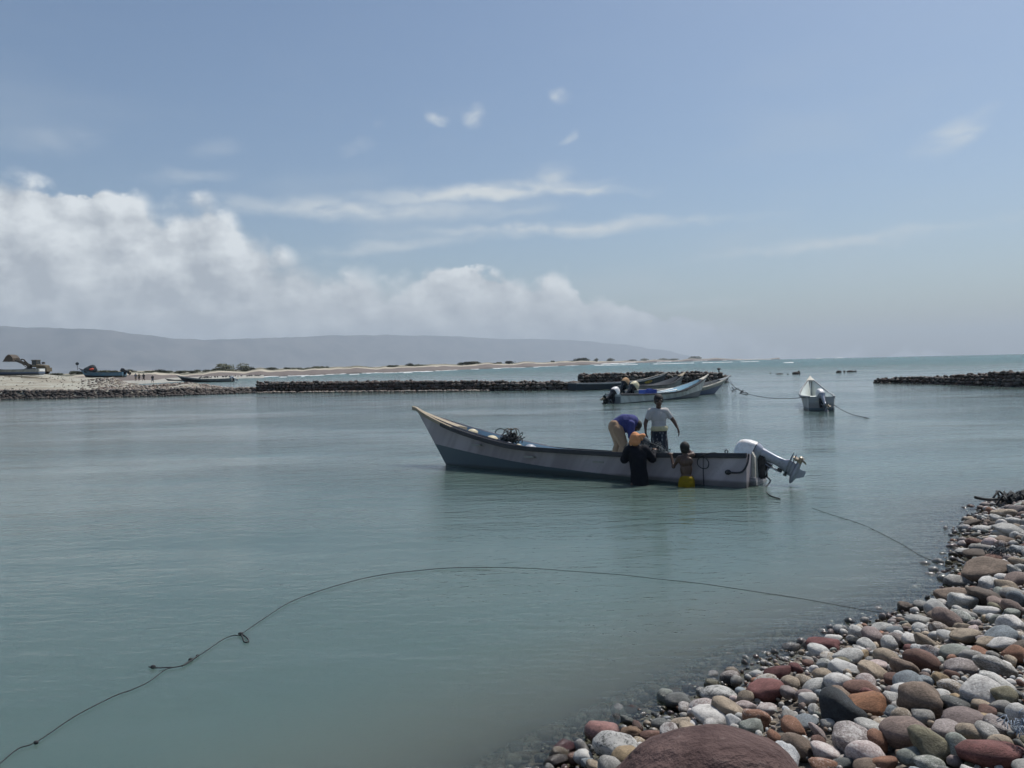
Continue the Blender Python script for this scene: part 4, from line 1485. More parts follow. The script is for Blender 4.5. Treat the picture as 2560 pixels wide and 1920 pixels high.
link('body', blob_mesh('body', body, 0.010, 1), C3, M_SKIN, True)
M_ROBE = cloth('black cotton robe', (0.012, 0.013, 0.018), 0.9)
rb = [('ball', (-0.02, 0.015, o0 + 0.58), (0.195, 0.135, 0.20)), ('limb', [(-0.175, 0.01, o0 + 0.69), (0.135, 0.01, o0 + 0.69)], [0.078, 0.078]),
      ('limb', [(-0.18, 0.01, o0 + 0.68), (-0.25, 0.05, o0 + 0.495), (-0.205, 0.20, o0 + 0.59)], [0.08, 0.075, 0.05]), ('limb', [(0.14, 0.01, o0 + 0.68), (0.285, 0.06, o0 + 0.505), (0.36, 0.21, o0 + 0.61)], [0.085, 0.08, 0.052]),
      ('limb', [(-0.015, 0.01, o0 + 0.5), (0.01, 0.01, o0 + 0.3), (0.03, 0.0, o0 + 0.05), (0.03, 0.0, o0 - 0.3)], [0.165, 0.16, 0.172, 0.19])]
link('robe', blob_mesh('robe', rb, 0.012, 2, 0.016, 4), C3, M_ROBE, True)
M_ORANGE = cloth('faded orange headcloth', (0.60, 0.27, 0.13), 1.0)
hc = [('ball', hat(0, -0.012, 0.022), (0.104, 0.114, 0.114), hR), ('ball', hat(0, -0.04, -0.05), (0.085, 0.075, 0.075), hR), ('limb', [hat(0.06, -0.07, 0.06), hat(0.125, -0.07, 0.075), hat(0.165, -0.06, 0.07)], [0.03, 0.026, 0.03]), ('limb', [hat(0.10, -0.06, 0.06), hat(0.125, -0.06, 0.005)], [0.024, 0.016]),
      ('limb', [hat(-0.07, -0.04, 0.03), hat(-0.10, -0.05, -0.06), hat(-0.085, -0.06, -0.11)], [0.03, 0.024, 0.016])]
link('headcloth', blob_mesh('headcloth', hc, 0.009, 1, 0.016, 8), C3, M_ORANGE, True)

# --- boy with a bare back and yellow shorts at the side of the skiff
P4 = at_depth(1715, 1216, 14.66)
P4.z = -0.66
D4 = person('person', P4, 'bare-backed boy in yellow shorts wading and holding on to the skiff')
o0 = 0.66
hp, hat, hR = head_parts((-0.015, 0.03, o0 + 0.725), (-0.25, 1, 0.0))
body = hp + [('limb', [(0.0, 0.0, o0 + 0.56), (-0.01, 0.02, o0 + 0.65)], [0.050, 0.047]), ('ball', (0.005, 0.0, o0 + 0.48), (0.135, 0.085, 0.13)), ('ball', (0.01, 0.0, o0 + 0.33), (0.118, 0.078, 0.15)), ('ball', (0.01, 0, o0 + 0.16), (0.12, 0.088, 0.12)),
             ('limb', [(-0.115, 0.01, o0 + 0.55), (0.0, 0.0, o0 + 0.565), (0.13, 0.02, o0 + 0.60)], [0.05, 0.052, 0.052]), ('ball', (-0.06, -0.055, o0 + 0.47), (0.055, 0.03, 0.07)), ('ball', (0.075, -0.055, o0 + 0.49), (0.055, 0.03, 0.07)),
             ('limb', [(-0.13, 0.01, o0 + 0.54), (-0.225, 0.04, o0 + 0.38), (-0.245, 0.16, o0 + 0.60)], [0.048, 0.039, 0.024]), ('limb', [(0.14, 0.02, o0 + 0.60), (0.17, 0.20, o0 + 0.62), (0.10, 0.40, o0 + 0.66)], [0.050, 0.040, 0.024]),
             ('limb', [(-0.055, 0, o0 + 0.1), (-0.06, 0.02, 0.40), (-0.07, 0, 0.05)], [0.085, 0.055, 0.036]), ('limb', [(0.075, 0, o0 + 0.1), (0.08, 0.02, 0.40), (0.09, 0, 0.05)], [0.085, 0.055, 0.036]),
             ('limb', [(-0.07, 0, 0.035), (-0.09, 0.14, 0.025)], [0.034, 0.025]), ('limb', [(0.09, 0, 0.035), (0.11, 0.14, 0.025)], [0.034, 0.025])]
body += hand_parts((-0.245, 0.165, o0 + 0.605), (0.25, 1, 0.15), (0, 0, -1), 1, 0.95, 0.8) + hand_parts((0.10, 0.40, o0 + 0.665), (-0.1, 1, 0.0), (0, 0, -1), -1, 0.95, 0.7)
link('body', blob_mesh('body', body, 0.0085, 1), D4, M_SKIN, True)
link('hair', hair_mesh('hair', hat, hR, 1.02, 1.04), D4, M_HAIR, True)
M_YELLOW = cloth('yellow shorts', (0.235, 0.165, 0.012), 1.0)
st = [('ball', (0.01, 0, o0 + 0.15), (0.132, 0.105, 0.075)), ('ball', (0.01, 0, o0 + 0.06), (0.15, 0.115, 0.12)), ('limb', [(-0.05, 0, o0 + 0.1), (-0.065, 0.01, o0 - 0.22)], [0.085, 0.105]), ('limb', [(0.07, 0, o0 + 0.1), (0.085, 0.01, o0 - 0.22)], [0.085, 0.105]), ('limb', [(0.01, -0.06, o0 + 0.12), (0.01, -0.07, o0 - 0.1)], [0.05, 0.06])]
link('shorts', blob_mesh('shorts', st, 0.010, 2, 0.016, 6), D4, M_YELLOW, True)


# ------------------------------------------------------------------ gear in the skiff
def boat_point(boat, p):
    return Matrix.Translation(boat.root.location) @ boat.root.rotation_euler.to_matrix().to_4x4() @ Vector(p)


def tangle(name, centre, size, count, r, mat, seed, parent=None, loops=1.0, droop=0.3):
    """many short curved strands heaped together"""
    q = random.Random(seed)
    mb = MB()
    for _ in range(count):
        a = Vector((q.gauss(0, .42) * size[0], q.gauss(0, .42) * size[1], abs(q.gauss(0, .35)) * size[2]))
        d = Vector((q.gauss(0, 1), q.gauss(0, 1), q.gauss(0, .6))).normalized()
        e = d.orthogonal().normalized()
        ln = q.uniform(.5, 1.0) * loops * size[0]
        pts = []
        for i in range(7):
            u = i / 6 - .5
            pts.append(Vector(centre) + a + d * ln * u + e * ln * .35 * math.cos(u * 5) + Vector((0, 0, -droop * ln * u * u)))
        mb.tube(pts, r, 5)
    return mb.build(name, mat, parent, smooth=True)


# heap of net lying over the rail between the two men
pn = boat_point(main, (2.06, 0.60, 0.50))
NETROOT = empty('fishing_net', pn)
tag(NETROOT, 'dark heap of fishing net spilling over the skiff rail beside the robed person', 'fishing net')
hb = blob_mesh('net_heap', [('ball', (-0.10, 0.05, 0.08), (0.24, 0.2, 0.20)), ('ball', (0.10, 0.02, 0.04), (0.24, 0.18, 0.14)), ('ball', (0.28, -0.02, -0.01), (0.20, 0.14, 0.09)), ('ball', (-0.22, 0.1, 0.0), (0.16, 0.16, 0.16))], 0.016, 1, 0.05, 1)
link('net_heap', hb, NETROOT, M_NET, True)
tangle('net_strands', (0.0, -0.02, 0.10), (0.30, 0.20, 0.14), 190, 0.0065, M_NET, 5, NETROOT, 0.6)
tangle('net_strands', (0.25, -0.04, 0.02), (0.20, 0.14, 0.08), 80, 0.006, M_NET, 6, NETROOT, 0.6)

# grapnel and rope tangle, floats in the bow
pg = boat_point(main, (5.50, 0.15, 0.62))
GR = empty('grapnel_anchor', pg)
tag(GR, 'rusty grapnel and rope tangle sticking up from the skiff bow', 'anchor')
M_RUST = paint('rusty iron', (0.075, 0.050, 0.032), 0.85, 0.6, (0.03, 0.03, 0.03), 14.0, streak=False)
mb = MB()
mb.tube([(-0.12, 0.0, -0.25), (0.0, 0, 0.02), (0.06, 0, 0.30)], 0.016, 6)
for k in range(5):
    a = 2 * math.pi * k / 5 + .4
    c, s = math.cos(a), math.sin(a)
    mb.tube([(0.05, 0, 0.26), (0.06 + .10 * c, .10 * s, 0.30), (0.06 + .17 * c, .17 * s, 0.26), (0.06 + .20 * c, .20 * s, 0.17)], [0.013, 0.013, 0.011, 0.006], 6)
mb.build('flukes', M_RUST, GR, smooth=True)
tangle('rope_coil', (0.02, 0, 0.0), (0.26, 0.16, 0.22), 120, 0.011, M_ROPE, 9, GR, 0.8)
polyline_tube('loose_end', [(0.1, 0, 0.15), (-0.12, 0.02, 0.28), (-0.22, 0.03, 0.30), (-0.30, 0.04, 0.25), (-0.31, 0.04, 0.20)], 0.011, M_ROPE, GR)
M_FLOAT = paint('cream float', (0.48, 0.42, 0.28), 0.6, 0.35, (0.35, 0.30, 0.22), 7.0, streak=False)
M_FLOAT_G = paint('grey float', (0.27, 0.29, 0.33), 0.5, 0.35, (0.22, 0.22, 0.24), 7.0, streak=False)
FLOATS = [(6.60, 0.06, 0.86, .12, M_FLOAT, 'cream net float lying furthest forward in the skiff bow'), (5.98, 0.16, 0.69, .15, M_FLOAT, 'large cream net float in the skiff bow ahead of the grapnel'),
          (5.42, 0.34, 0.60, .10, M_FLOAT_G, 'grey float against the near rail under the grapnel'), (5.16, 0.34, 0.585, .08, M_FLOAT, 'small cream float just behind the grapnel'), (4.86, 0.32, 0.55, .12, M_FLOAT_G, 'grey float lying furthest aft of the bow floats')]
for x, y, z, r, m, lab in FLOATS:
    f = MB().ball((0, 0, 0), (r * 1.25, r, r * 0.95), 16, 10)
    for sx in (1, -1):
        f.tube([(sx * r * 1.15, 0, 0), (sx * r * 1.38, 0, 0)], [r * .3, r * .22], 8)
    o = f.build('net_float', m, None, smooth=True)
    o.location = boat_point(main, (x, y, z - .085))
    o.rotation_euler = (0, 0.2, main.root.rotation_euler.z + r * 9)
    tag(o, lab, 'float', 'floats in the skiff bow')
# mooring loop hung over the near rail
lp = empty('rope_loop', boat_point(main, main.edge(.088, 1, 0.0, 0.0)), main.root.rotation_euler.z)
tag(lp, 'thin dark rope looped over the skiff rail near the motor', 'rope')
polyline_tube('loop', [(0.12, -0.05, 0.02), (0.06, 0.05, -0.02), (-0.04, 0.052, -0.14), (-0.02, 0.052, -0.25), (0.08, 0.052, -0.27), (0.17, 0.052, -0.20), (0.15, 0.052, -0.08), (0.02, 0.05, 0.0), (-0.12, -0.04, 0.03), (-0.2, -0.06, 0.01)], 0.009, M_ROPE, lp)
polyline_tube('fall', [(0.07, 0.03, 0.02), (0.06, 0.056, -0.10), (0.065, 0.05, -0.35), (0.07, 0.0, -0.62), (0.07, -0.02, -0.75)], 0.008, M_ROPE, lp)


# ------------------------------------------------------------------ moored boats beyond
hull_white = hull_material('off-white hull', (0.50, 0.53, 0.52), (0.10, 0.12, 0.135), None, 0.3, (0.26, 0.26, 0.25))
hull_grey = hull_material('grey-green hull with blue bottom', (0.34, 0.36, 0.34), (0.10, 0.14, 0.22), None, 0.35, (0.2, 0.2, 0.18))
hull_grey2 = hull_material('dull grey hull', (0.115, 0.135, 0.14), (0.04, 0.05, 0.06), None, 0.4, (0.07, 0.07, 0.07))
hull_navy = hull_material('dark navy hull', (0.026, 0.040, 0.058), (0.02, 0.024, 0.03), None, 0.35, (0.035, 0.04, 0.045))
hull_scuffed = hull_material('scuffed white-grey hull', (0.40, 0.42, 0.425), (0.11, 0.145, 0.165), None, 0.6, (0.17, 0.14, 0.12))
hull_blue = hull_material('blue hull with dark bottom', (0.085, 0.20, 0.30), (0.03, 0.035, 0.05), None, 0.3, (0.12, 0.16, 0.2))
hull_dark = hull_material('black hull with grey top strake', (0.24, 0.25, 0.25), (0.022, 0.022, 0.03), None, 0.3, (0.1, 0.1, 0.1))
liner_sky = paint('sky blue inner skin', (0.36, 0.56, 0.66), 0.6, 0.4, (0.5, 0.5, 0.46))
liner_pale = paint('pale aqua inner skin', (0.62, 0.67, 0.64), 0.6, 0.6, (0.30, 0.28, 0.24))
liner_dark = paint('dark inner skin', (0.11, 0.12, 0.13), 0.7, 0.4, (0.2, 0.19, 0.17))
M_GREYRAIL = paint('grey rail', (0.20, 0.22, 0.23), 0.6, 0.4, (0.1, 0.1, 0.1))
M_PALERAIL = paint('pale rail', (0.46, 0.44, 0.38), 0.7, 0.5, (0.2, 0.18, 0.15))
M_PLANK = paint('pale plank', (0.52, 0.42, 0.28), 0.75, 0.4, (0.3, 0.22, 0.14))

low_boot = [(0, .03), (.5, .06), (.7, .14), (.85, .30), (1, .45)]
bA = Boat('fishing_boat', (5.88, 44.94, 0), math.radians(41.6), 'white skiff with sky-blue inside and blue crate, moored nearest before the wall', length=9.5, waterline=8.44, half=.68, rise=1.04, lift=-.13,
          hull=hull_white, liner=liner_sky, boot=low_boot, rail=M_BLACK, cap=M_PALERAIL, cap_from=.96)
bB = Boat('fishing_boat', (7.74, 49.63, 0), math.radians(38), 'grey skiff with blue bottom and long overhanging bow beside the white one', length=10.2, waterline=8.4, half=.74, rise=.90, lift=0,
          hull=hull_grey, liner=liner_dark, boot=[(0, .1), (.6, .16), (.8, .34), (1, .62)], rail=M_PALERAIL, cap=M_GREYRAIL, cap_from=.93)
bD = Boat('fishing_boat', (8.15, 56.0, 0), math.radians(45), 'dull grey skiff with tan engine cover hidden behind the two front skiffs', length=8.0, waterline=7.0, half=.74, rise=1.08,
          hull=hull_grey2, liner=liner_dark, boot=low_boot, rail=M_BLACK, cap=M_WOOD, cap_from=.95)
bC = Boat('fishing_boat', (5.25, 67.5, 0), math.radians(25), 'dark navy skiff with a yellow oval on its bow, close to the stone wall', length=10.3, waterline=9.3, half=.85, rise=1.0,
          hull=hull_navy, liner=liner_dark, boot=low_boot, rail=M_GREYRAIL, cap=M_BLACK, cap_from=.95)
bE = Boat('fishing_boat', (13.96, 34.86, 0), math.radians(72), 'scuffed pale skiff seen from behind, moored alone on the right', length=8.5, waterline=7.4, half=.76, rise=1.0, lift=.02, stern=.70,
          hull=hull_scuffed, liner=liner_pale, boot=[(0, .12), (.5, .10), (1, .12)], rail=M_GREYRAIL, cap=M_PALERAIL, cap_from=.97)
for b, ts in ((bA, (.2, .45, .7)), (bB, (.3, .55)), (bD, (.3, .6)), (bC, (.25, .5))):
    for t in ts:
        b.thwart(t, M_PALERAIL)
bE.thwart(.16, M_PLANK, .22, .20)
bE.thwart(.26, M_PLANK, .22, .16)
MB().box((5.2, 0, 0.22), (2.4, 0.55, 0.04), Matrix.Rotation(-0.12, 3, 'Y')).build('foredeck', liner_pale, bE.root)
# scuffed stern board and dark boot board of the right boat
MB().box((-0.020, 0.10, 0.42), (0.02, 0.30, 0.05)).box((-0.020, -0.30, 0.36), (0.02, 0.34, 0.03)).build('stern_cleat', M_PALERAIL, bE.root)
# yellow oval on the navy bow
M_OVAL = paint('faded yellow badge', (0.36, 0.26, 0.05), 0.6, 0.4, (0.12, 0.1, 0.04))
ov = []
s3, s4 = bC.section(.80), bC.section(.82)
ov_c = bC.section(.80)[2]
pts = []
for k in range(24):
    a = 2 * math.pi * k / 24
    t = .80 + .045 * math.cos(a)
    f = .62 + .16 * math.sin(a)
    s = bC.section(t)
    i = (1 - f) / .2
    i0 = int(i)
    p = s[i0].lerp(s[i0 + 1], i - i0)
    pts.append(Vector((p.x, -p.y - 0.015, p.z)))
cen = sum(pts, Vector()) / 24
MB().add(pts + [cen + Vector((0, -0.02, 0))], [(k, (k + 1) % 24, 24) for k in range(24)]).build('bow_badge', M_OVAL, bC.root)
MB().tube([bC.section(.80)[2] + Vector((-.22, -2 * bC.section(.80)[2].y - .03, -.02)), bC.section(.83)[2] + Vector((.0, -2 * bC.section(.83)[2].y - .03, .04))], .03, 6).build('badge_bar', M_BLACK, bC.root)

outboard('outboard_motor', bA, (-0.06, 0, 0.40), 55, 'black outboard with white cover tilted up on the nearest moored white skiff', 1.05, M_WHITE_COWL, M_ENGINE_BLACK, M_ENGINE_BLACK)
outboard('outboard_motor', bB, (-0.06, 0, 0.50), 50, 'black outboard with yellowish cover on the grey blue-bottomed skiff', 1.15, paint('yellowed cover', (0.60, 0.54, 0.36), .5, .4, (.2, .16, .1)), M_ENGINE_BLACK, M_ENGINE_BLACK)
outboard('outboard_motor', bD, (-0.06, 0, 0.56), 40, 'outboard wrapped in tan cloth on the dull grey skiff', 1.15, cloth('tan engine cloth', (0.45, 0.29, 0.17)), M_ENGINE_BLACK, M_ENGINE_BLACK)
outboard('outboard_motor', bE, (-0.05, -0.02, 0.46), 42, 'silver-white outboard on the lone skiff at right', 0.88, M_WHITE_COWL, M_SILVER, M_SILVER, heading=0.35)

# dark stern board on the white skiff
MB().loft([[Vector((-0.014, y, .40)), Vector((-0.014, y * .93, -.10)), Vector((-0.002, y * .93, -.10)), Vector((-0.002, y, .40))] for y in (-.56, .56)], True).build('stern_board', M_GREYRAIL, bA.root)


def put(o, boat, p, rz=0.0):
    o.location = boat_point(boat, p)
    o.rotation_euler = (0, 0, boat.root.rotation_euler.z + rz)


M_BLUE = paint('blue plastic', (0.030, 0.075, 0.36), 0.45, 0.25, (0.02, 0.04, 0.15))
cr = empty('fish_crate')
put(cr, bA, (2.85, -0.28, 0.36))
tag(cr, 'ribbed blue plastic fish crate on the nearest moored white skiff', 'crate')
MB().box((0, -.24, .17), (1.10, .03, .34)).box((0, .24, .17), (1.10, .03, .34)).box((-.54, 0, .17), (.03, .45, .34)).box((.54, 0, .17), (.03, .45, .34)).box((0, 0, .02), (1.05, .45, .03)).build('walls', M_BLUE, cr)
for k in range(11):
    MB().box((-.5 + k * .1, -.262, .17), (.028, .02, .33)).build('rib', M_BLUE, cr)
pw = MB().box((0, 0, 0), (.34, .2, .05)).build('rim', M_BLUE, cr)
pw.location = (.15, 0, .36)
M_WHITEP = paint('white pipe', (0.70, 0.71, 0.70), .5, .3)
for k, (a, b_, lab) in enumerate([((3.6, -.25, .52), (6.0, .20, .66), 'upper white pole lying in the nearest moored white skiff'), ((3.5, -.45, .46), (5.7, -.30, .60), 'lower white pole lying in the nearest moored white skiff'), ((2.2, -.52, .40), (2.75, -.36, .56), 'short white pole behind the blue crate in the moored skiff')]):
    a, b_ = Vector(a), Vector(b_)
    o = MB().tube([(0, 0, 0), (b_ - a) * .5 + Vector((0, 0, -.02)), b_ - a], [.035, .04, .035], 8).build('pole', M_WHITEP, None, smooth=True)
    put(o, bA, a)
    tag(o, lab, 'pole')

# ------------------------------------------------------------------ stone walls of the harbour
STONES_FAR = [stone_mesh('wall_stone', 200 + i, 2, 0.13) for i in range(8)]
ROCK_V = []
for i in range(8):
    _me = stone_mesh('rock_shape', 300 + i, 1, 0.12)
    ROCK_V.append((np.array([v.co[:] for v in _me.vertices]), [tuple(p.vertices) for p in _me.polygons]))
    bpy.data.meshes.remove(_me)
M_RUBBLE = stone_material('harbour rubble', False)
WALLMIX = [(0.075, 0.062, 0.054), (0.10, 0.085, 0.074), (0.125, 0.10, 0.088), (0.06, 0.055, 0.052), (0.16, 0.14, 0.125), (0.11, 0.078, 0.066)]
m_core, N = new_material('dark rubble core')
N.surface(principled(N, N.mix(N.noise(N.position(), 3.0, 4.0), (0.03, 0.027, 0.025), (0.07, 0.06, 0.052)), .95, N.bump(N.noise(N.position(), 5.0, 4.0), .9, .2)))


def rock_mass(name, items, mat, parent=None):
    """items: (centre, (a, b, c), colour, crust): many small rocks in one mass"""
    q = random.Random(3)
    V, Fc, Cc, n = [], [], [], 0
    for c, (a, b, h), col, crust in items:
        pv, pf = q.choice(ROCK_V)
        R = Matrix.Rotation(q.uniform(0, 6.28), 3, 'Z') @ Matrix.Rotation(q.gauss(0, .3), 3, 'X')
        V.append(pv @ np.array(R @ Matrix.Diagonal((a, b, h))).T + np.array(c))
        Fc.extend([tuple(i + n for i in f) for f in pf])
        n += len(pv)
        Cc.append(np.tile(np.array([*col, crust]), (len(pv), 1)))
    me = bpy.data.meshes.new(name)
    me.from_pydata(np.concatenate(V).tolist(), [], Fc)
    me.update()
    at = me.attributes.new('stone_colour', 'FLOAT_COLOR', 'POINT')
    at.data.foreach_set('color', np.concatenate(Cc).astype(np.float32).ravel())
    return link(name, me, parent, mat, True)


def stone_wall(name, path, tops, width, size, label, seed, slope=0.12, limit=300):
    """wall laid of stones along a path; its seen face and crest are single stones"""
    q = random.Random(seed)
    path = [Vector((x, y, 0)) for x, y in path]
    seglen = [(b - a).length for a, b in zip(path, path[1:])]
    total = sum(seglen)

    def at(s):
        for k, L in enumerate(seglen):
            if s <= L or k == len(seglen) - 1:
                d = (path[k + 1] - path[k]).normalized()
                return path[k] + d * min(s, L), d
            s -= L

    def top(s):
        return lerp_table(s / total, tops)
    root = empty(name, path[0])
    tag(root, label, 'stone wall', kind='thing')
    o = path[0]
    rings = []
    n = max(4, int(total / 1.5))
    for i in range(n + 1):
        p, d = at(total * i / n)
        nrm = Vector((d.y, -d.x, 0))
        if nrm.y > 0:
            nrm = -nrm
        h = top(total * i / n) - 0.10
        f = p - o
        rings.append([f + nrm * (-.05 - slope * 0) + Vector((0, 0, h)), f + nrm * (slope * h * 1.0 - .08) + Vector((0, 0, -.5)), f - nrm * (width + .2) + Vector((0, 0, -.5)), f - nrm * (width - .1) + Vector((0, 0, h))])
    MB().loft(rings, True).build('core', m_core, root)
    laid, rest = [], []
    s = 0.0
    rows = []
    maxh = max(v for _, v in tops)
    k = 0
    z = -0.08
    while z < maxh + size * .3:
        s = q.uniform(-size, 0)
        while s < total:
            w = size * q.uniform(.5, 1.6)
            p, d = at(max(0, s + w / 2))
            h = top(max(0, s + w / 2))
            zz = z + size * q.uniform(-.12, .12)
            if zz < h - size * .15:
                nrm = Vector((d.y, -d.x, 0))
                if nrm.y > 0:
                    nrm = -nrm
                c = p + nrm * (slope * (h - zz) + q.uniform(-.06, .07)) + Vector((0, 0, zz + size * .25))
                laid.append((c, (w * .56, size * q.uniform(.4, .6), size * q.uniform(.34, .46)), math.atan2(d.y, d.x)))
            s += w * .93
        z += size * .66
    s = 0.0
    while s < total:                       # crest
        w = size * q.uniform(.5, 1.2)
        p, d = at(s + w / 2)
        nrm = Vector((d.y, -d.x, 0))
        if nrm.y > 0:
            nrm = -nrm
        h = top(s + w / 2)
        c = p - nrm * q.uniform(.05, .25) + Vector((0, 0, h - .03 + q.uniform(-.10, .10)))
        laid.append((c, (w * .55, size * .45, size * q.uniform(.3, .5)), math.atan2(d.y, d.x) + q.gauss(0, .4)))
        for _ in range(3):
            c2 = p - nrm * q.uniform(.3, width) + Vector((0, 0, h - .06 + q.uniform(-.05, .05)))
            rest.append((c2 - o, (w * .5, size * .45, size * .3), q.choice(WALLMIX), q.choice([0, .1, .3, .5])))
        s += w * .95
    # nearest first; beyond the limit they join the mass
    laid.sort(key=lambda e: e[0].y)
    for i, (c, (a, b, h), rz) in enumerate(laid):
        col = q.choice(WALLMIX)
        crest = c.z > top(0) * .0 + .2
        if i < limit:
            ob = bpy.data.objects.new('stone', q.choice(STONES_FAR))
            COL.objects.link(ob)
            ob.parent = root
            ob.matrix_local = Matrix.Translation(c - o) @ (Matrix.Rotation(rz, 3, 'Z') @ Matrix.Rotation(q.gauss(0, .15), 3, 'Y') @ Matrix.Diagonal((a, b, h))).to_4x4()
            ob.color = (*col, q.choice([0, 0, .05, .1, .2, .3]))
        else:
            rest.append((c - o, (a, b, h), col, q.choice([0, .1, .3])))
    tag(rock_mass('rubble_fill', rest, M_RUBBLE, root), kind='stuff')
    return root


def gp(px, d):
    return ((px - 1280) / FOCAL * d, d)


stone_wall('stone_wall', [gp(645, 81.5), gp(1000, 75.0), gp(1235, 71.0), gp(1440, 68.5)], [(0, 1.06), (.4, .97), (.75, .80), (1, .68)], 2.0, .42, 'long low dark stone wall closing the harbour, left of the moored skiffs', 4)
stone_wall('stone_wall', [gp(1452, 80), gp(1640, 80.5), gp(1816, 82)], [(0, 1.16), (.6, 1.14), (.93, 1.05), (1, .7)], 2.2, .44, 'dark stone wall standing right behind the moored skiffs', 8)
stone_wall('stone_wall', [gp(2190, 70.5), gp(2290, 67.0), gp(2420, 60.0), gp(2560, 54.8), gp(2760, 49), gp(3100, 42)], [(0, .38), (.15, .50), (.3, .66), (.45, .95), (1, 1.25)], 2.6, .36, 'dark rubble breakwater running in from the right edge', 12, .35)

# small dark post on the far wall
pst = empty('bollard', (gp(1803, 81.6)[0], 82.4, 1.18))
tag(pst, 'small dark mooring post on the end of the wall behind the skiffs', 'mooring post')
MB().tube([(0, 0, -.1), (0, 0, .18)], .07, 8).build('post', M_BLACK, pst)
MB().ball((0, 0, .26), (.20, .12, .11)).build('cap', M_BLACK, pst, smooth=True)

# ------------------------------------------------------------------ rocks standing in the open water at right
ROCKS = [(1926, 932, .16, .16, 'tiny lone dark rock, leftmost of those in the open water'), (1949, 934, .60, .14, 'flat dark rock just awash, left of the lone skiff bow'), (1970, 934.5, .14, .13, 'tiny dark rock between flat rock and the humped rock'), (1990, 934, .52, .36, 'humped dark rock over the lone skiff bow'),
         (1997, 933.4, .24, .50, 'narrow upright dark rock beside the humped one'), (2097, 930, .42, .30, 'rounded dark rock right of the lone skiff'), (2111, 928.5, .2, .22, 'small round dark rock between rounded and flat rocks'), (2126, 928.5, .62, .24, 'long flat dark rock furthest right but one'), (2139, 928, .2, .22, 'small dark rock at the right end of the row')]
for px, py, hw, h, lab in ROCKS:
    p = on_plane(px, py + 1.5, 0)
    o = link('rock', rnd.choice(STONES_FAR).copy(), None, m_core, True)
    o.location = (p.x, p.y, h * .25)
    o.scale = (hw, hw * .7, h * .85)
    o.rotation_euler = (0, 0, rnd.uniform(-.4, .4))
    tag(o, lab, 'rock', 'rocks in the open water')

# ------------------------------------------------------------------ ropes
def water_rope(name, pix, r, label, mat=M_ROPE, z=0.012):
    P = [on_plane(x, y, z) for x, y in pix]
    o = polyline_tube(name, P, r, mat, None, 6, 8)
    if label:
        tag(o, label, 'rope')
    return o


ropeN = empty('mooring_rope', on_plane(0, 1908, 0))
tag(ropeN, 'long thin dark rope curving across the near water with knots and a loop', 'rope')


def rope_part(name, pix, r, z=0.012, mat=M_ROPE):
    o0 = ropeN.location
    return polyline_tube(name, [on_plane(x, y, z) - o0 for x, y in pix], r, mat, ropeN, 6, 8)


rope_part('strand', [(-160, 2030), (-60, 1956), (0, 1908), (45, 1872), (92, 1854), (180, 1795), (235, 1765), (290, 1738), (330, 1724), (374, 1703), (410, 1676), (430, 1669), (455, 1664), (478, 1649), (500, 1637), (530, 1617), (560, 1597), (585, 1588), (602, 1585), (660, 1546), (720, 1508), (790, 1480), (880, 1453), (960, 1436), (1040, 1427), (1120, 1420), (1220, 1418)], 0.0042)
rope_part('strand', [(1220, 1418), (1330, 1421), (1430, 1428), (1540, 1436), (1640, 1447), (1760, 1460), (1880, 1478), (2000, 1496), (2100, 1514), (2200, 1531), (2280, 1541)], 0.0030, 0.001)
rope_part('tail', [(431, 1668), (410, 1669), (388, 1669.5), (372, 1667)], 0.005)
rope_part('tail', [(455, 1665), (470, 1657), (494, 1640)], 0.007)
for x, y, r in ((383, 1667, .017), (477, 1649, .016), (494, 1639, .011), (602, 1585, .019), (90, 1856, .013)):
    p = on_plane(x, y, .012) - ropeN.location
    MB().ball(p, (r * 1.3, r, r), 10, 8).build('knot', M_ROPE, ropeN, smooth=True)
rope_part('loop', [(604, 1588), (608, 1597), (610, 1603), (615, 1606), (621, 1603), (620, 1597), (612, 1590), (604, 1587)], 0.007)
water_rope('mooring_rope', [(2030, 1270), (2080, 1287), (2160, 1313), (2250, 1358), (2300, 1388), (2340, 1405), (2380, 1424), (2410, 1436)], 0.0030, 'thin dark rope running through the water up onto the cobble beach', z=0.002)
st = boat_point(main, (-0.2, 0.15, 0.16))
so = polyline_tube('stern_line', [st, st + Vector((.10, -.05, -.10)), at_depth(1912, 1222, 14.3), on_plane(1925, 1238, .01), on_plane(1950, 1247, .005)], 0.012, M_ROPE)
tag(so, 'short dark line hanging from the stern of the main skiff into the water', 'rope')

# bow lines of the far boats, hung with weed
bb = boat_point(bB, bB.edge(.97, -1))
be = boat_point(bE, bE.edge(.02, 1))
ln = [bb, bb.lerp(be, .12) + Vector((0, 0, -.55)), bb.lerp(be, .3) + Vector((0, 0, -.75)), bb.lerp(be, .6) + Vector((0, 0, -.62)), bb.lerp(be, .85) + Vector((0, 0, -.30)), be]
rl = empty('mooring_rope', bb)
tag(rl, 'sagging mooring rope with weed between the grey skiff bow and the lone skiff', 'rope')
polyline_tube('strand', [p - bb for p in ln], .016, M_ROPE, rl)
polyline_tube('strand', [Vector((0, 0, -.12)), Vector((.05, -.3, -.75)), Vector((.3, -.9, -1.15))], .014, M_ROPE, rl)
polyline_tube('strand', [Vector((-.1, 0, -.2)), Vector((0.1, -.5, -.5)), ln[1] - bb, ln[2] - bb], .014, M_ROPE, rl)
q = random.Random(5)
for k in range(9):
    t = .05 + .035 * k
    p = bb.lerp(be, t) + Vector((q.uniform(-.3, .3), 0, -.62)) - bb
    polyline_tube('weed', [p, p + Vector((q.uniform(-.2, .2), 0, -.14)), p + Vector((q.uniform(-.3, .3), 0, -.24))], q.uniform(.012, .03), M_ROPE, rl)
es = boat_point(bE, (-.03, -.50, .28))
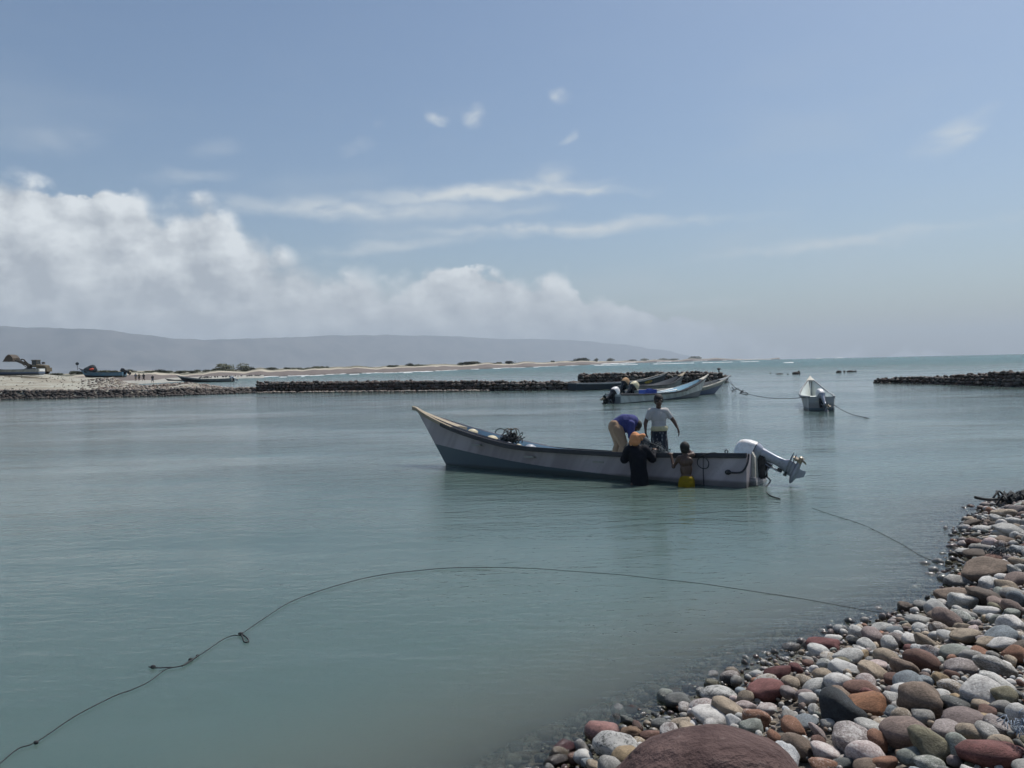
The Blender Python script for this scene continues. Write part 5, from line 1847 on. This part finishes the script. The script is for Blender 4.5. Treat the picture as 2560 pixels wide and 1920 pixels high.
tail = [es, on_plane(2105, 1025, .16), on_plane(2130, 1036, .05), on_plane(2160, 1043, .02), on_plane(2185, 1049, -.03)]
o = polyline_tube('stern_line', tail, .014, M_ROPE)
tag(o, 'mooring line from the stern of the lone skiff into the water', 'rope')
c_bow = boat_point(bC, bC.edge(.99, 1))
d_tan = boat_point(bD, (0.1, 0.1, .95))
o = polyline_tube('bow_line', [d_tan, d_tan.lerp(c_bow, .3) + Vector((0, 0, -.12)), d_tan.lerp(c_bow, .7) + Vector((0, 0, -.05)), c_bow], .022, M_PALE_ROPE)
tag(o, 'pale rope from the tan engine up to the navy bow', 'rope')
d_bow = boat_point(bD, bD.edge(.985, -1))
o = polyline_tube('bow_line', [c_bow, c_bow.lerp(d_bow, .5) + Vector((0, 0, -.5)), boat_point(bD, bD.edge(.75, -1))], .02, M_PALE_ROPE)
tag(o, 'pale rope hanging down from the navy bow post', 'rope')
ab = boat_point(bA, bA.edge(.985, -1))
o = polyline_tube('bow_line', [ab, ab.lerp(boat_point(bB, bB.edge(.8, -1)), .5) + Vector((0, 0, -.25)), boat_point(bB, bB.edge(.8, -1))], .022, M_PALE_ROPE)
tag(o, 'pale rope tying the white skiff bow to the grey skiff', 'rope')

# dark hose and net at the water's edge on the far end of the beach
nb = hit_beach(2535, 1256, .05)
he = empty('rope_heap', nb)
tag(he, 'black rope and hose heap at the far tip of the cobble beach', 'rope heap')
tangle('coil', (0.1, 0.1, 0.03), (0.3, 0.2, 0.08), 40, 0.016, M_ROPE, 15, he, .9)
polyline_tube('hose', [(-.55, .05, .08), (-.3, .1, .03), (0, .12, .05), (.25, .1, .14), (.4, .1, .2)], .022, M_ROPE, he)
nb = hit_beach(2550, 1862, .05)
hw = empty('net_heap', nb)
tag(hw, 'tangle of blue-grey net lying among the cobbles at the right edge', 'fishing net')
tangle('strands', (0.05, 0.02, 0.07), (0.10, 0.08, 0.03), 60, 0.0024, paint('blue-grey net', (.20, .24, .29), .8), 21, hw, .7)
nb = hit_beach(2495, 1383, .06)
hw = empty('net_heap', nb)
tag(hw, 'dark scrap of net lying on the cobbles below the rope heap', 'fishing net')
tangle('strands', (0, 0, 0.03), (0.14, 0.10, 0.03), 50, 0.004, M_NET, 23, hw, .7)


# ------------------------------------------------------------------ sand and rubble spit at left
m_spit, N = new_material('pale rubbly sand')
pos = N.position()
n1 = N.noise(pos, 0.22, 6.0, 0.62, 0.6)
n2 = N.noise(pos, 2.2, 5.0, 0.65)
n3 = N.noise(N.mapping(pos, scale=(1, .35, 1)), 0.6, 4.0, 0.6)
c = N.mix(n1.smooth(0.36, 0.64), (0.32, 0.318, 0.27), (0.225, 0.20, 0.155))
c = N.mix(n2.smooth(0.55, 0.72) * 0.6, c, (0.44, 0.43, 0.37))
c = N.mix(n3.smooth(0.62, 0.78) * 0.55, c, (0.15, 0.125, 0.10))
N.surface(principled(N, c, .95, N.bump(n2 * .6 + n1 * .4, .8, .25)))
SPIT = [(-700, [(72, -.6), (74, 0), (74.8, .8), (84, 1.1), (96, 1.7), (110, 2.4), (130, 2.6), (170, 2.5), (200, 1.0)]),
        (-200, [(74, -.6), (76, 0), (76.8, .8), (86, 1.15), (97, 1.75), (112, 2.42), (130, 2.6), (170, 2.5), (200, 1.0)]),
        (0, [(75, -.6), (77, 0), (77.7, .78), (88, 1.1), (98, 1.7), (112, 2.42), (130, 2.55), (165, 2.5), (185, 1.0)]),
        (120, [(75, -.6), (77, 0), (77.7, .68), (88, 1.0), (100, 1.5), (113, 2.15), (130, 2.40), (160, 2.5), (180, .9)]),
        (200, [(75, -.6), (77, 0), (77.7, .60), (86, .85), (97, 1.25), (110, 1.55), (125, 1.72), (140, 1.65), (165, .6)]),
        (250, [(75, -.6), (77, 0), (77.7, .60), (86, .95), (95, 1.70), (104, 1.45), (122, 1.70), (135, 1.62), (162, .45)]),
        (285, [(75, -.6), (77, 0), (77.7, .58), (86, .95), (94, 1.80), (101, 1.30), (118, 1.50), (132, 1.45), (160, .35)]),
        (320, [(75, -.6), (77, 0), (77.7, .55), (85, .85), (91, 1.05), (96, .75), (106, .4), (122, .2), (150, .1)]),
        (360, [(75.5, -.6), (77.3, 0), (78, .50), (83, .85), (88, .75), (92, .35), (96, .0), (104, -.4), (140, -.6)]),
        (420, [(75.5, -.6), (77.5, 0), (78.2, .50), (83, .95), (87, .95), (90, .40), (94, -.1), (104, -.5), (140, -.6)]),
        (465, [(76, -.6), (78, 0), (78.7, .60), (82.5, 1.10), (86, 1.05), (89, .40), (92, -.2), (104, -.5), (140, -.6)]),
        (520, [(77, -.6), (79, 0), (80, .55), (82, .80), (84, .80), (86.5, .35), (89, -.3), (104, -.6), (140, -.6)]),
        (560, [(78, -.6), (80, 0), (80.8, .40), (82, .50), (83.3, .46), (85, .1), (87, -.4), (104, -.6), (140, -.6)]),
        (660, [(80, -.6), (81.5, 0), (82, .35), (82.8, .42), (83.6, .38), (85, .0), (86, -.4), (104, -.6), (140, -.6)])]
spit = strip('sand_spit', SPIT, m_spit, jitter=0.16, fine=7)
tag(spit, 'pale rubble and sand spit at the left with a stony edge darkened as if in shade', kind='structure')


def spit_z(px, d):
    rows = len(SPIT[0][1])
    prof = [(lerp_table(px, [(c[0], c[1][r][0]) for c in SPIT]), lerp_table(px, [(c[0], c[1][r][1]) for c in SPIT])) for r in range(rows)]
    return lerp_table(d, prof)


q = random.Random(31)
items = []
PALE = [(0.21, 0.18, 0.15), (0.27, 0.24, 0.20), (0.16, 0.125, 0.10), (0.20, 0.15, 0.125), (0.12, 0.095, 0.08)]
for _ in range(2300):                   # the stony edge; shade on its low front is put into darker stone colours
    px = q.uniform(-260, 665)
    f = lerp_table(px, [(c[0], c[1][1][0]) for c in SPIT])
    u = q.random()
    d = f - .35 + u * 1.5
    z = max(-.05, spit_z(px, d))
    r = q.uniform(.14, .34)
    col = tuple(.7 * v for v in q.choice(WALLMIX[:4])) if u < .78 else q.choice(PALE)
    items.append(((gp(px, d)[0], d, z + r * .15), (r, r * .8, r * .62), col, q.choice([0, 0, .1, .3]) if u < .7 else .4))
for _ in range(1700):                   # rubble mounds
    px = min(640, max(205, q.choice([q.gauss(285, 32), q.gauss(440, 60), q.uniform(330, 640)])))
    f0 = lerp_table(px, [(c[0], c[1][2][0]) for c in SPIT])
    f1 = lerp_table(px, [(c[0], c[1][5][0]) for c in SPIT])
    d = q.uniform(f0, f1)
    z = spit_z(px, d)
    if z < -.1:
        continue
    r = q.uniform(.10, .27)
    items.append(((gp(px, d)[0], d, z + r * .2), (r, r * .8, r * .6), q.choice(PALE), q.choice([0, .1, .3, .5])))
for _ in range(260):
    px, d = q.uniform(-200, 260), q.uniform(81, 120)
    r = q.uniform(.04, .12)
    items.append(((gp(px, d)[0], d, spit_z(px, d) + r * .2), (r, r, r * .6), q.choice(PALE + WALLMIX), .3))
for _ in range(420):                    # low stones along the foot of the long wall
    px = q.uniform(640, 1220)
    d = lerp_table(px, [(645, 81.0), (1000, 74.6), (1235, 70.6)]) - q.uniform(.3, 1.3) * (1 if px < 900 else .6)
    r = q.uniform(.10, .24)
    items.append(((gp(px, d)[0], d, -.02 + r * .3), (r * 1.2, r, r * .6), q.choice(PALE), .4))
tag(rock_mass('rubble', items, M_RUBBLE), 'loose stones along the edge of the left spit and wall foot', kind='stuff')

# ------------------------------------------------------------------ far coast: shingle, white dunes, scrub
SHORE_D = [(-900, 165), (-300, 168), (0, 172), (250, 176), (340, 180), (400, 205), (470, 235), (560, 258), (620, 264), (760, 272), (900, 326), (1000, 331), (1100, 373), (1250, 526), (1350, 600), (1430, 760), (1500, 945), (1570, 1400), (1640, 1900), (1750, 2500), (1950, 3400)]
def rise(px):
    return lerp_table(px, [(-900, 1.0), (250, .85), (500, .8), (900, 1.0), (1250, 1.35), (1500, 2.0), (1640, 2.4), (1950, 1.2)])


m_coast, N = new_material('shingle and dune sand')
pos = N.position()
at = N.new('ShaderNodeAttribute', attribute_name='band')
bd = S(N.t, at.outputs['Fac'])
n1 = N.noise(N.mapping(pos, scale=(.6, .25, 1)), 0.10, 6.0, 0.6, .3)
n2 = N.noise(pos, 0.6, 5.0, 0.6)
shingle = N.mix(n2.smooth(.35, .65), (0.105, 0.088, 0.080), (0.14, 0.115, 0.102))
sand = N.mix(n2.smooth(.35, .65), (0.42, 0.385, 0.31), (0.34, 0.30, 0.23))
green = N.mix(n2.smooth(.35, .65), (0.060, 0.065, 0.042), (0.11, 0.105, 0.07))
px_, py_, _z = N.separate(pos)
b1 = bd + (n1 - .5) * 1.7
c = N.mix(b1.smooth(2.85, 3.15), shingle, sand)
c = N.mix((b1.smooth(3.7, 4.1) * n1.smooth(.38, .52)).clamp(), c, green)
c = N.mix(b1.smooth(5.9, 6.2), c, sand)
wet = bd.smooth(.9, 1.7, .5, 1.0)
c = N.mix(1.0, c, N.combine(wet, wet, wet), 'MULTIPLY')
N.surface(principled(N, c, .9, N.bump(n2, .5, .3)))
cols = []
for px in list(range(-900, 1950, 40)) + [1950]:
    d = lerp_table(px, SHORE_D)
    k = rise(px)
    u = .10 * noise.noise((px * .013, 3, 1))
    lift = .6 + .5 * noise.noise((px * .021, 8, 1))
    cols.append((px, [(d * .985 - 2, -.5), (d, 0.0), (d * 1.03 + 2, .7 * k), (d * (1.22 + u), 1.75 * k), (d * (1.34 + u), 2.3 * k), (d * 1.6, 2.7 * k), (d * 2.0, 3.1 * k + lift * (d / 700)), (d * 2.4, 3.2 * k + lift * (d / 500)), (d * 3.2, 3.0 * k)]))
coast = strip('far_shore', cols, m_coast, jitter=0.28, fine=8)
tag(coast, 'low far shore of brown shingle, white dune sand and scrub', kind='structure')

# flat wet sand in the corner where people stand
m_flat, N = new_material('wet sand flat')
n2 = N.noise(N.position(), .25, 5.0, .6)
N.surface(principled(N, N.mix(n2.smooth(.35, .65), (0.36, 0.34, 0.28), (0.28, 0.265, 0.225)), .5, N.bump(n2, .2, .2)))
fl = strip('sand_flat', [(300, [(150, -.25), (156, .06), (168, .32), (184, .55), (205, .7)]), (345, [(158, -.25), (163, .05), (172, .30), (186, .52), (207, .7)]), (400, [(165, -.25), (172, .04), (185, .12), (205, .25), (216, .6)]), (480, [(176, -.3), (188, -.04), (205, .05), (226, .15), (244, .6)]), (560, [(195, -.3), (212, -.05), (230, .08), (246, .20), (266, .6)]), (660, [(215, -.3), (228, -.04), (242, .06), (256, .2), (272, .6)])], m_flat, jitter=.03, fine=8)
tag(fl, 'wet pale sand flat between spit and far shore', kind='structure')

# surf along the far beach: low broken rolls of foam
m_foam, N = new_material('sea foam')
N.surface(principled(N, (0.60, 0.62, 0.62), .8))
q = random.Random(41)
mb = MB()


def foam_line(px0, px1, dfun, h, depth, seed, gaps=.45):
    px, run = px0, []
    while px <= px1:
        d = dfun(px) + 1.2 * noise.noise((px * .05, seed, 2)) * dfun(px) / 200
        x = (px - 1280) / FOCAL * d
        on = noise.noise((px * .022 + seed * 5, seed, 7)) > gaps - .5
        k = h * (0.6 + .5 * noise.noise((px * .11, seed, 3)))
        if on:
            run.append([Vector((x, d - depth, 0.0)), Vector((x, d - depth * .4, k)), Vector((x, d + depth * .3, k * .8)), Vector((x, d + depth, 0.0))])
        if (not on or px + 3 > px1) and len(run) > 2:
            run[0] = [Vector((p.x, run[0][1].y, 0)) for p in run[0]]
            run[-1] = [Vector((p.x, run[-1][1].y, 0)) for p in run[-1]]
            mb.loft(run, False)
            run = []
        elif not on:
            run = []
        px += 3


sd = lambda px: lerp_table(px, SHORE_D)
foam_line(600, 1500, lambda px: sd(px) - 1.0, .26, 1.2, 1, .30)
foam_line(560, 1450, lambda px: sd(px) * .965 - 4, .26, 2.0, 2, .55)
foam_line(700, 1420, lambda px: sd(px) * .90 - 6, .24, 1.8, 3, .68)
foam_line(1500, 1930, lambda px: sd(px) * .97, 1.3, 12, 4, .5)
foam_line(1485, 1900, lambda px: 600 + (px - 1485) * .4, .5, 2.5, 5, .25)
foam_line(2040, 2110, lambda px: 2500, 2.2, 12, 6, .3)
foam_line(1960, 1985, lambda px: 420, .5, 3, 7, .2)
o = mb.build('surf', m_foam, None, smooth=True)
tag(o, 'thin white surf breaking along the far beach', kind='stuff')

# ------------------------------------------------------------------ bushes
m_leaf, N = new_material('dusty scrub leaves')
oi = S(N.t, N.new('ShaderNodeObjectInfo').outputs['Random'])
n2 = N.noise(N.coord('Object'), 3.0, 3.0)
N.surface(principled(N, N.mix(n2.smooth(.3, .7), (0.045, 0.055, 0.030), (0.085, 0.090, 0.050)), .8))
m_stem = paint('bush stem', (0.10, 0.08, 0.06), .9)


def bush(name, seed, leaves):
    q = random.Random(seed)
    root = empty(name)
    lobes = [(Vector((q.uniform(-.7, .7), q.uniform(-.4, .4), q.uniform(.25, .6))), q.uniform(.3, .55)) for _ in range(7)]
    v, f = [], []
    for _ in range(leaves):
        c, r = q.choice(lobes)
        d = Vector((q.gauss(0, 1), q.gauss(0, 1), q.gauss(0, 1))).normalized()
        p = c + d * r * q.uniform(.55, 1.05)
        if p.z < .02:
            continue
        a = Vector((q.gauss(0, 1), q.gauss(0, 1), q.gauss(0, 1))).normalized() * q.uniform(.05, .11)
        b = a.orthogonal().normalized() * a.length * .55
        n = len(v)
        v += [p - a, p + b, p + a, p - b]
        f.append((n, n + 1, n + 2, n + 3))
    MB().add(v, f).build('crown', m_leaf, root)
    mb = MB()
    for k in range(4):
        c, r = lobes[k]
        mb.tube([(c.x * .15, c.y * .15, -.1), (c.x * .5, c.y * .5, c.z * .5), tuple(c)], [.05, .035, .015], 5)
    mb.build('stem', m_stem, root)
    return root


def copy_thing(root):
    c = root.copy()
    COL.objects.link(c)
    for ch in list(root.children):
        k = ch.copy()
        k.parent = c
        COL.objects.link(k)
    return c


protos = [bush('bush', 60 + k, 900) for k in range(3)]
used = [False] * 3
BUSHES = []


def place_bush(px, d, z, w, h, label, group=None):
    k = rnd.randrange(3)
    if used[k]:
        b = copy_thing(protos[k])
    else:
        b, used[k] = protos[k], True
    b.location = (gp(px, d)[0], d, z)
    b.scale = (w, w * .8, h)
    b.rotation_euler = (0, 0, rnd.uniform(0, 6.28))
    tag(b, label, 'bush', group)


def coast_z(px, d):
    c0 = lerp_table(px, SHORE_D)
    i = min(range(len(cols)), key=lambda k: abs(cols[k][0] - px))
    return lerp_table(d, cols[i][1])


place_bush(582, 395, coast_z(582, 395) - .3, 8.5, 4.6, 'largest dark green bush on the far shore, a tall rounded clump', None)
place_bush(618, 400, coast_z(618, 400) - .3, 5.5, 2.4, 'lower bush at the right side of the largest far bush', None)
place_bush(548, 390, coast_z(548, 390) - .3, 4.5, 2.0, 'lower bush at the left side of the largest far bush', None)
for px in (772, 806, 820, 980, 1030, 1042, 1150, 1168, 1180, 1200, 1236, 1250, 1262, 1275, 1390, 1430, 1448, 1460, 1495, 1530, 1590, 1620, 1650, 1690, 1740):
    d = lerp_table(px, SHORE_D) * rnd.uniform(1.36, 1.55)
    s = d / 500
    place_bush(px + rnd.uniform(-12, 12), d, coast_z(px, d) - .3, rnd.uniform(2.2, 9.0) * s, rnd.uniform(0.9, 2.7) * s, 'small round bush on the far dunes', 'small bushes on the far dunes')
for k in range(46):
    px = rnd.uniform(130, 800)
    d = lerp_table(px, SHORE_D) * rnd.uniform(1.4, 1.75)
    place_bush(px, d, coast_z(px, d) - .3, rnd.uniform(2.5, 5.0), rnd.uniform(.9, 1.7), 'low scrub bush in the strip left of the far dunes', 'low scrub along the far shore')
for b, u in zip(protos, used):
    if not u:
        for ch in list(b.children):
            bpy.data.objects.remove(ch)
        bpy.data.objects.remove(b)

# ------------------------------------------------------------------ boats on and behind the spit
bF = Boat('beached_boat', (gp(106, 112)[0], 112, 2.62), math.radians(177), 'pale grey skiff drawn up on the spit below the loader', length=10.5, waterline=9.2, half=.85, rise=1.05, hull=hull_grey, liner=liner_dark, boot=[(0, .16), (1, .3)], rail=M_GREYRAIL, cap=M_WOOD)
MB().box((-.03, 0, .42), (.03, 1.2, .35)).build('stern_board', M_WHITEP, bF.root)
bG = Boat('beached_boat', (gp(312, 125)[0], 125, 1.92), math.radians(176), 'blue skiff with dark bottom standing on the white sand', length=7.6, waterline=6.6, half=.80, rise=1.0, hull=hull_blue, liner=liner_dark, boot=[(0, .05), (.6, .08), (1, .25)], rail=hull_blue, cap=M_BLACK)
bH = Boat('fishing_boat', (gp(583, 166)[0], 166, 0), math.radians(177), 'long black skiff with grey top strake lying in the shallow lagoon', length=12.4, waterline=10.6, half=1.0, rise=1.18, hull=hull_dark, liner=liner_dark, boot=[(0, .22), (.4, .26), (.7, .5), (.9, .95), (1, 1.15)], rail=M_GREYRAIL, cap=M_GREYRAIL)
bI = Boat('fishing_boat', (gp(470, 196)[0], 196, 0), math.radians(179), 'low dark skiff half hidden behind the long black one', length=5.8, waterline=5.0, half=.6, rise=.55, hull=hull_navy, liner=liner_dark, rail=M_BLACK, cap=M_BLACK)
outboard('outboard_motor', bG, (-0.05, 0, .62), 62, 'dark tilted outboard on the blue beached skiff', 1.25, M_ENGINE_BLACK, M_ENGINE_BLACK, M_ENGINE_BLACK, detail=False)
outboard('outboard_motor', bH, (-0.05, 0, .60), 60, 'pale tilted outboard on the long black skiff', 1.3, M_WHITE_COWL, M_SILVER, M_WHITE_COWL, detail=False)
# gear heaped in the bow of the blue boat
pb = boat_point(bG, (5.6, 0, 1.1))
gh = empty('net_pile', pb)
tag(gh, 'dark pile of nets heaped in the bow of the blue beached skiff', 'fishing net')
link('heap', blob_mesh('heap', [('ball', (0, 0, 0), (1.0, .5, .55)), ('ball', (.2, 0, .3), (.6, .4, .45)), ('ball', (-.6, 0, -.1), (.6, .4, .4))], .07, 1, .10, 3), gh, M_NET, True)
pr = link('red_bundle', blob_mesh('bundle', [('ball', (0, 0, 0), (.34, .25, .14)), ('ball', (.17, 0, .08), (.17, .2, .12))], .05, 1, .04, 3), None, cloth('red cloth', (.55, .10, .07)), True)
pr.location = boat_point(bG, (5.25, .45, 1.15))
tag(pr, 'small red cloth bundle beside the net pile in the blue skiff', 'bundle')
px_ = boat_point(bG, (7.9, 0, 1.5))
pst = empty('flag_pole', px_)
tag(pst, 'short pole with a dark rag at the bow of the blue beached skiff', 'pole')
MB().tube([(0, 0, -.4), (0, 0, .75)], .04, 6).build('shaft', M_BLACK, pst)
MB().ball((0, 0, .62), (.3, .12, .25)).build('rag', M_NET, pst, smooth=True)
# planks on the spit
for px, d, ln, rz, lab in ((55, 106, 5.0, -.12, 'weathered plank lying on the spit under the grey skiff'), (88, 104, 4.2, -.2, 'second plank on the spit, nearer the rubble'), (310, 119, 4.5, -.1, 'plank lying on white sand right of the blue skiff')):
    o = MB().box((0, 0, 0), (ln, .28, .09)).build('plank', M_WOOD)
    o.location = (gp(px, d)[0], d, spit_z(px, d) + .18)
    o.rotation_euler = (0, .06, rz)
    tag(o, lab, 'plank')

# ------------------------------------------------------------------ wheel loader with its bucket raised
def loader():
    d = 148.0
    X0 = gp(92, d)[0]
    root = empty('wheel_loader', (X0, d, 2.46), math.radians(180))
    root.scale = (.82, .82, .82)     # local +X forward, towards the left of the picture
    tag(root, 'dusty tan wheel loader with its bucket raised high on the spit', 'loader')
    M_TAN = paint('dusty tan loader paint', (0.115, 0.095, 0.065), .85, .6, (.07, .06, .05), 2.0)
    M_DARKM = paint('dark loader steel', (0.055, 0.048, 0.040), .75, .5, (.15, .12, .09), 2.0)
    M_TYRE = paint('black tyre', (0.02, 0.02, 0.02), .9, .5, (.10, .09, .07), 3.0)
    M_GLASS = paint('dark cab glass', (0.03, 0.035, 0.038), .12, .2, (.08, .08, .07))
    b = MB()
    b.loft([[Vector((x, y, z)) for y, z in ((-.95 * w, z0), (-.95 * w, z1), (-.7 * w, z2), (.7 * w, z2), (.95 * w, z1), (.95 * w, z0))] for x, w, z0, z1, z2 in ((-2.75, .9, .9, 1.75, 1.9), (-2.6, 1, .75, 1.9, 2.1), (-.6, 1, .75, 2.2, 2.38))], True)
    b.build('engine_hood', M_TAN, root)
    b = MB().box((-2.85, 0, 1.05), (.5, 2.1, .9)).build('counterweight', M_TAN, root)
    MB().loft([[Vector((x, y, z)) for y, z in ((-.8, .7), (-.8, 1.3), (.8, 1.3), (.8, .7))] for x in (-.7, .5)], True).box((1.3, 0, 1.1), (1.7, 1.0, .8)).box((1.5, 0, 1.75), (.7, .9, .8)).build('frame', M_DARKM, root)
    cab = MB().box((-.05, 0, 1.95), (1.15, 1.5, .5)).box((-.05, 0, 3.32), (1.35, 1.65, .14))
    for x in (-.58, .48):
        for y in (-.7, .7):
            cab.box((x, y, 2.72), (.09, .09, 1.1))
    cab = cab.build('cab', M_TAN, root)
    for y in (-.7, .7):
        MB().box((-.05, y, 2.74), (.9, .03, 1.02)).build('window', M_GLASS, cab)
    MB().box((.50, 0, 2.74), (.03, 1.25, 1.02)).build('windscreen', M_GLASS, cab)
    MB().box((-.62, 0, 2.74), (.03, 1.25, 1.02)).build('rear_window', M_GLASS, cab)
    MB().tube([(-1.2, .35, 2.2), (-1.2, .35, 3.1), (-1.25, .35, 3.2)], .08, 8).build('exhaust_pipe', M_DARKM, root)
    MB().box((-1.75, 0, 2.62), (.5, .5, .45)).build('air_cleaner', M_DARKM, root)
    for x in (-1.75, 1.55):
        for y in (-1.05, 1.05):
            w = MB()
            w.tube([(x, y - .28, .72), (x, y - .24, .72), (x, y + .24, .72), (x, y + .28, .72)], [.55, .74, .74, .55], 24)
            w = w.build('wheel', M_TYRE, root, angle=40)
            MB().tube([(x, y - .30, .72), (x, y + .30, .72)], [.34, .34], 16).build('rim', M_TAN, w, angle=40)
    for y in (-.5, .5):
        MB().loft([[Vector((px, y + dy, pz)) for px, pz in ring] for dy in (-.08, .08) for ring in [[(1.2, 1.9), (2.4, 2.25), (4.0, 2.95), (4.75, 3.35), (4.7, 3.6), (3.9, 3.35), (2.4, 2.75), (1.3, 2.3)]]], True).build('lift_arm', M_DARKM, root)
    z = MB()
    z.loft([[Vector((px, dy, pz)) for px, pz in [(2.2, 2.8), (2.6, 3.55), (3.2, 3.75), (3.6, 3.35), (3.35, 3.3), (3.1, 3.5), (2.75, 3.3), (2.45, 2.75)]] for dy in (-.12, .12)], True)
    z.build('tilt_lever', M_DARKM, root)
    MB().tube([(1.4, 0, 2.1), (2.6, 0, 3.4)], .09, 8).tube([(3.3, 0, 3.55), (4.6, 0, 3.75)], .07, 8).tube([(1.5, .4, 1.3), (2.9, .4, 2.45)], .08, 8).tube([(1.5, -.4, 1.3), (2.9, -.4, 2.45)], .08, 8).build('cylinder', M_DARKM, root, smooth=True)
    prof = [(4.55, 3.20), (4.55, 3.9), (4.95, 4.45), (5.55, 4.75), (6.1, 4.35), (6.75, 3.35), (6.9, 3.15), (6.4, 3.12), (5.2, 3.05)]
    MB().loft([[Vector((x, y, z)) for x, z in prof] for y in (-1.3, 1.3)], True).build('bucket', paint('bare bucket steel', (.075, .06, .048), .85, .6, (.06, .05, .04), 2.0), root, angle=30)
    for k in range(7):
        MB().loft([[Vector((6.75, -1.2 + k * .4 + dy, 3.32)), Vector((6.75, -1.2 + k * .4 + dy, 3.18)), Vector((7.08, -1.2 + k * .4 + dy, 3.02))] for dy in (-.06, .06)], True).build('tooth', M_DARKM, root)


loader()


# ------------------------------------------------------------------ small figures on the sand flat
def small_person(px, d, z, h, pose, top, bottom, label):
    root = empty('person', (gp(px, d)[0], d, z))
    tag(root, label, 'person')
    k = h / 1.72
    sw, arm = pose
    hp, hat, hR = head_parts((0, 0, 1.60), (.2, -1, 0), face=False)
    body = hp + [('limb', [(0, 0, 1.36), (0, 0, 1.52)], [.06, .055]), ('ball', (0, 0, 1.25), (.19, .12, .2)), ('ball', (0, 0, 1.0), (.16, .11, .2)), ('limb', [(-.17, 0, 1.40), (.17, 0, 1.40)], [.06, .06]),
                 ('limb', [(-.2, 0, 1.38), (-.26 - arm * .1, -.02, 1.12), (-.22 - arm * .02, -.10 - .1 * arm, .90 + arm * .2)], [.055, .045, .03]), ('limb', [(.2, 0, 1.38), (.27, 0, 1.12), (.26, -.06, .86)], [.055, .045, .03]),
                 ('limb', [(-.09, 0, .92), (-.10 - sw * .12, -.04, .50), (-.10 - sw * .25, .03, .05)], [.10, .065, .04]), ('limb', [(.09, 0, .92), (.10 + sw * .12, -.04, .50), (.10 + sw * .18, .03, .05)], [.10, .065, .04]),
                 ('limb', [(-.10 - sw * .25, .03, .04), (-.12 - sw * .25, -.13, .03)], [.04, .03]), ('limb', [(.10 + sw * .18, .03, .04), (.12 + sw * .18, -.13, .03)], [.04, .03])]
    body += hand_parts((-.22 - arm * .02, -.10 - .1 * arm, .89 + arm * .2), (0, -.3, -1), (1, 0, 0), -1) + hand_parts((.26, -.06, .85), (0, -.2, -1), (-1, 0, 0), 1)
    link('body', blob_mesh('body', body, .016, 1), root, M_SKIN, True)
    link('shirt', blob_mesh('shirt', [('ball', (0, 0, 1.26), (.215, .15, .21)), ('ball', (0, 0, 1.03), (.19, .145, .22)), ('limb', [(-.17, 0, 1.40), (.17, 0, 1.40)], [.085, .085]), ('limb', [(-.2, 0, 1.38), (-.24, 0, 1.2)], [.08, .075]), ('limb', [(.2, 0, 1.38), (.245, 0, 1.2)], [.08, .075])], .02, 1, .01, 2), root, top, True)
    loft_cloth([((0, 0, .98), .19, .145, .3), ((0, 0, .75), .205, .155, .6), ((-.02 * sw, 0, .48), .225 + .05 * sw, .17, 1)], 28, .06, 6, 1).build('wrap', bottom, root, smooth=True)
    root.scale = (k, k, k)


M_DK = cloth('dark cotton', (.05, .05, .055))
M_MID = cloth('faded blue cotton', (.12, .13, .17))
M_KH = cloth('faded khaki', (.22, .19, .14))
small_person(340, 180, .48, 1.75, (0, .4), M_MID, M_KH, 'leftmost of the far people on the sand flat, standing')
small_person(348.5, 181, .48, 1.72, (0, 0), M_KH, M_DK, 'far person standing second from left on the sand flat')
small_person(360, 178, .44, 1.74, (.6, .2), M_DK, M_DK, 'far person in dark clothes striding, third from left')
small_person(382, 171, .02, 1.74, (.5, .5), M_DK, M_MID, 'far person wading alone at the edge of the sand flat')

# ------------------------------------------------------------------ birds resting on the sand flat
m_bird = paint('dark gull', (.055, .055, .06), .8, .3, (.2, .2, .2))
pb = None
q = random.Random(77)
for k in range(44):
    px = q.uniform(498, 655) if k < 34 else q.uniform(560, 650)
    d = lerp_table(px, [(498, 222), (560, 246), (655, 262)]) + q.uniform(-8, 8)
    if pb is None:
        mb = MB().ball((0, 0, .30), (.26, .11, .12), 10, 8).ball((.22, 0, .46), (.075, .06, .065), 8, 6)
        mb.tube([(.14, 0, .36), (.21, 0, .45)], [.07, .05], 6).tube([(-.2, 0, .30), (-.42, 0, .26)], [.07, .02], 6)
        pb = mb.build('bird', m_bird, None, smooth=True)
        MB().tube([(.28, 0, .45), (.38, 0, .43)], [.02, .006], 5).build('beak', M_BLACK, pb)
        for y in (-.05, .05):
            MB().tube([(.02, y, .22), (.0, y, .0)], .013, 5).build('leg', M_BLACK, pb)
        b = pb
    else:
        b = copy_thing(pb)
    b.location = (gp(px, d)[0], d, .14)
    b.rotation_euler = (0, 0, q.uniform(0, 6.28))
    sc = q.uniform(1.0, 1.5)
    b.scale = (sc, sc, sc)
    tag(b, 'small dark bird resting on the wet sand flat right of the black skiff', 'bird', 'birds on the sand flat')


# ------------------------------------------------------------------ haze: the dusty sea air, one even volume round everything
def build_haze():
    mb = MB().box((0, 0, 415.0), (54000, 54000, 970.0))
    m, N = new_material('sea haze')
    v = N.new('ShaderNodeVolumePrincipled')
    v.inputs['Color'].default_value = (0.78, 0.89, 1.0, 1)
    v.inputs['Density'].default_value = HAZE_DENSITY
    v.inputs['Anisotropy'].default_value = 0.0
    N.surface(None, v.outputs[0])
    o = mb.build('haze', m)
    tag(o, 'thin even sea haze over water and far hills', kind='stuff')


HAZE_DENSITY = 0.000080
build_haze()
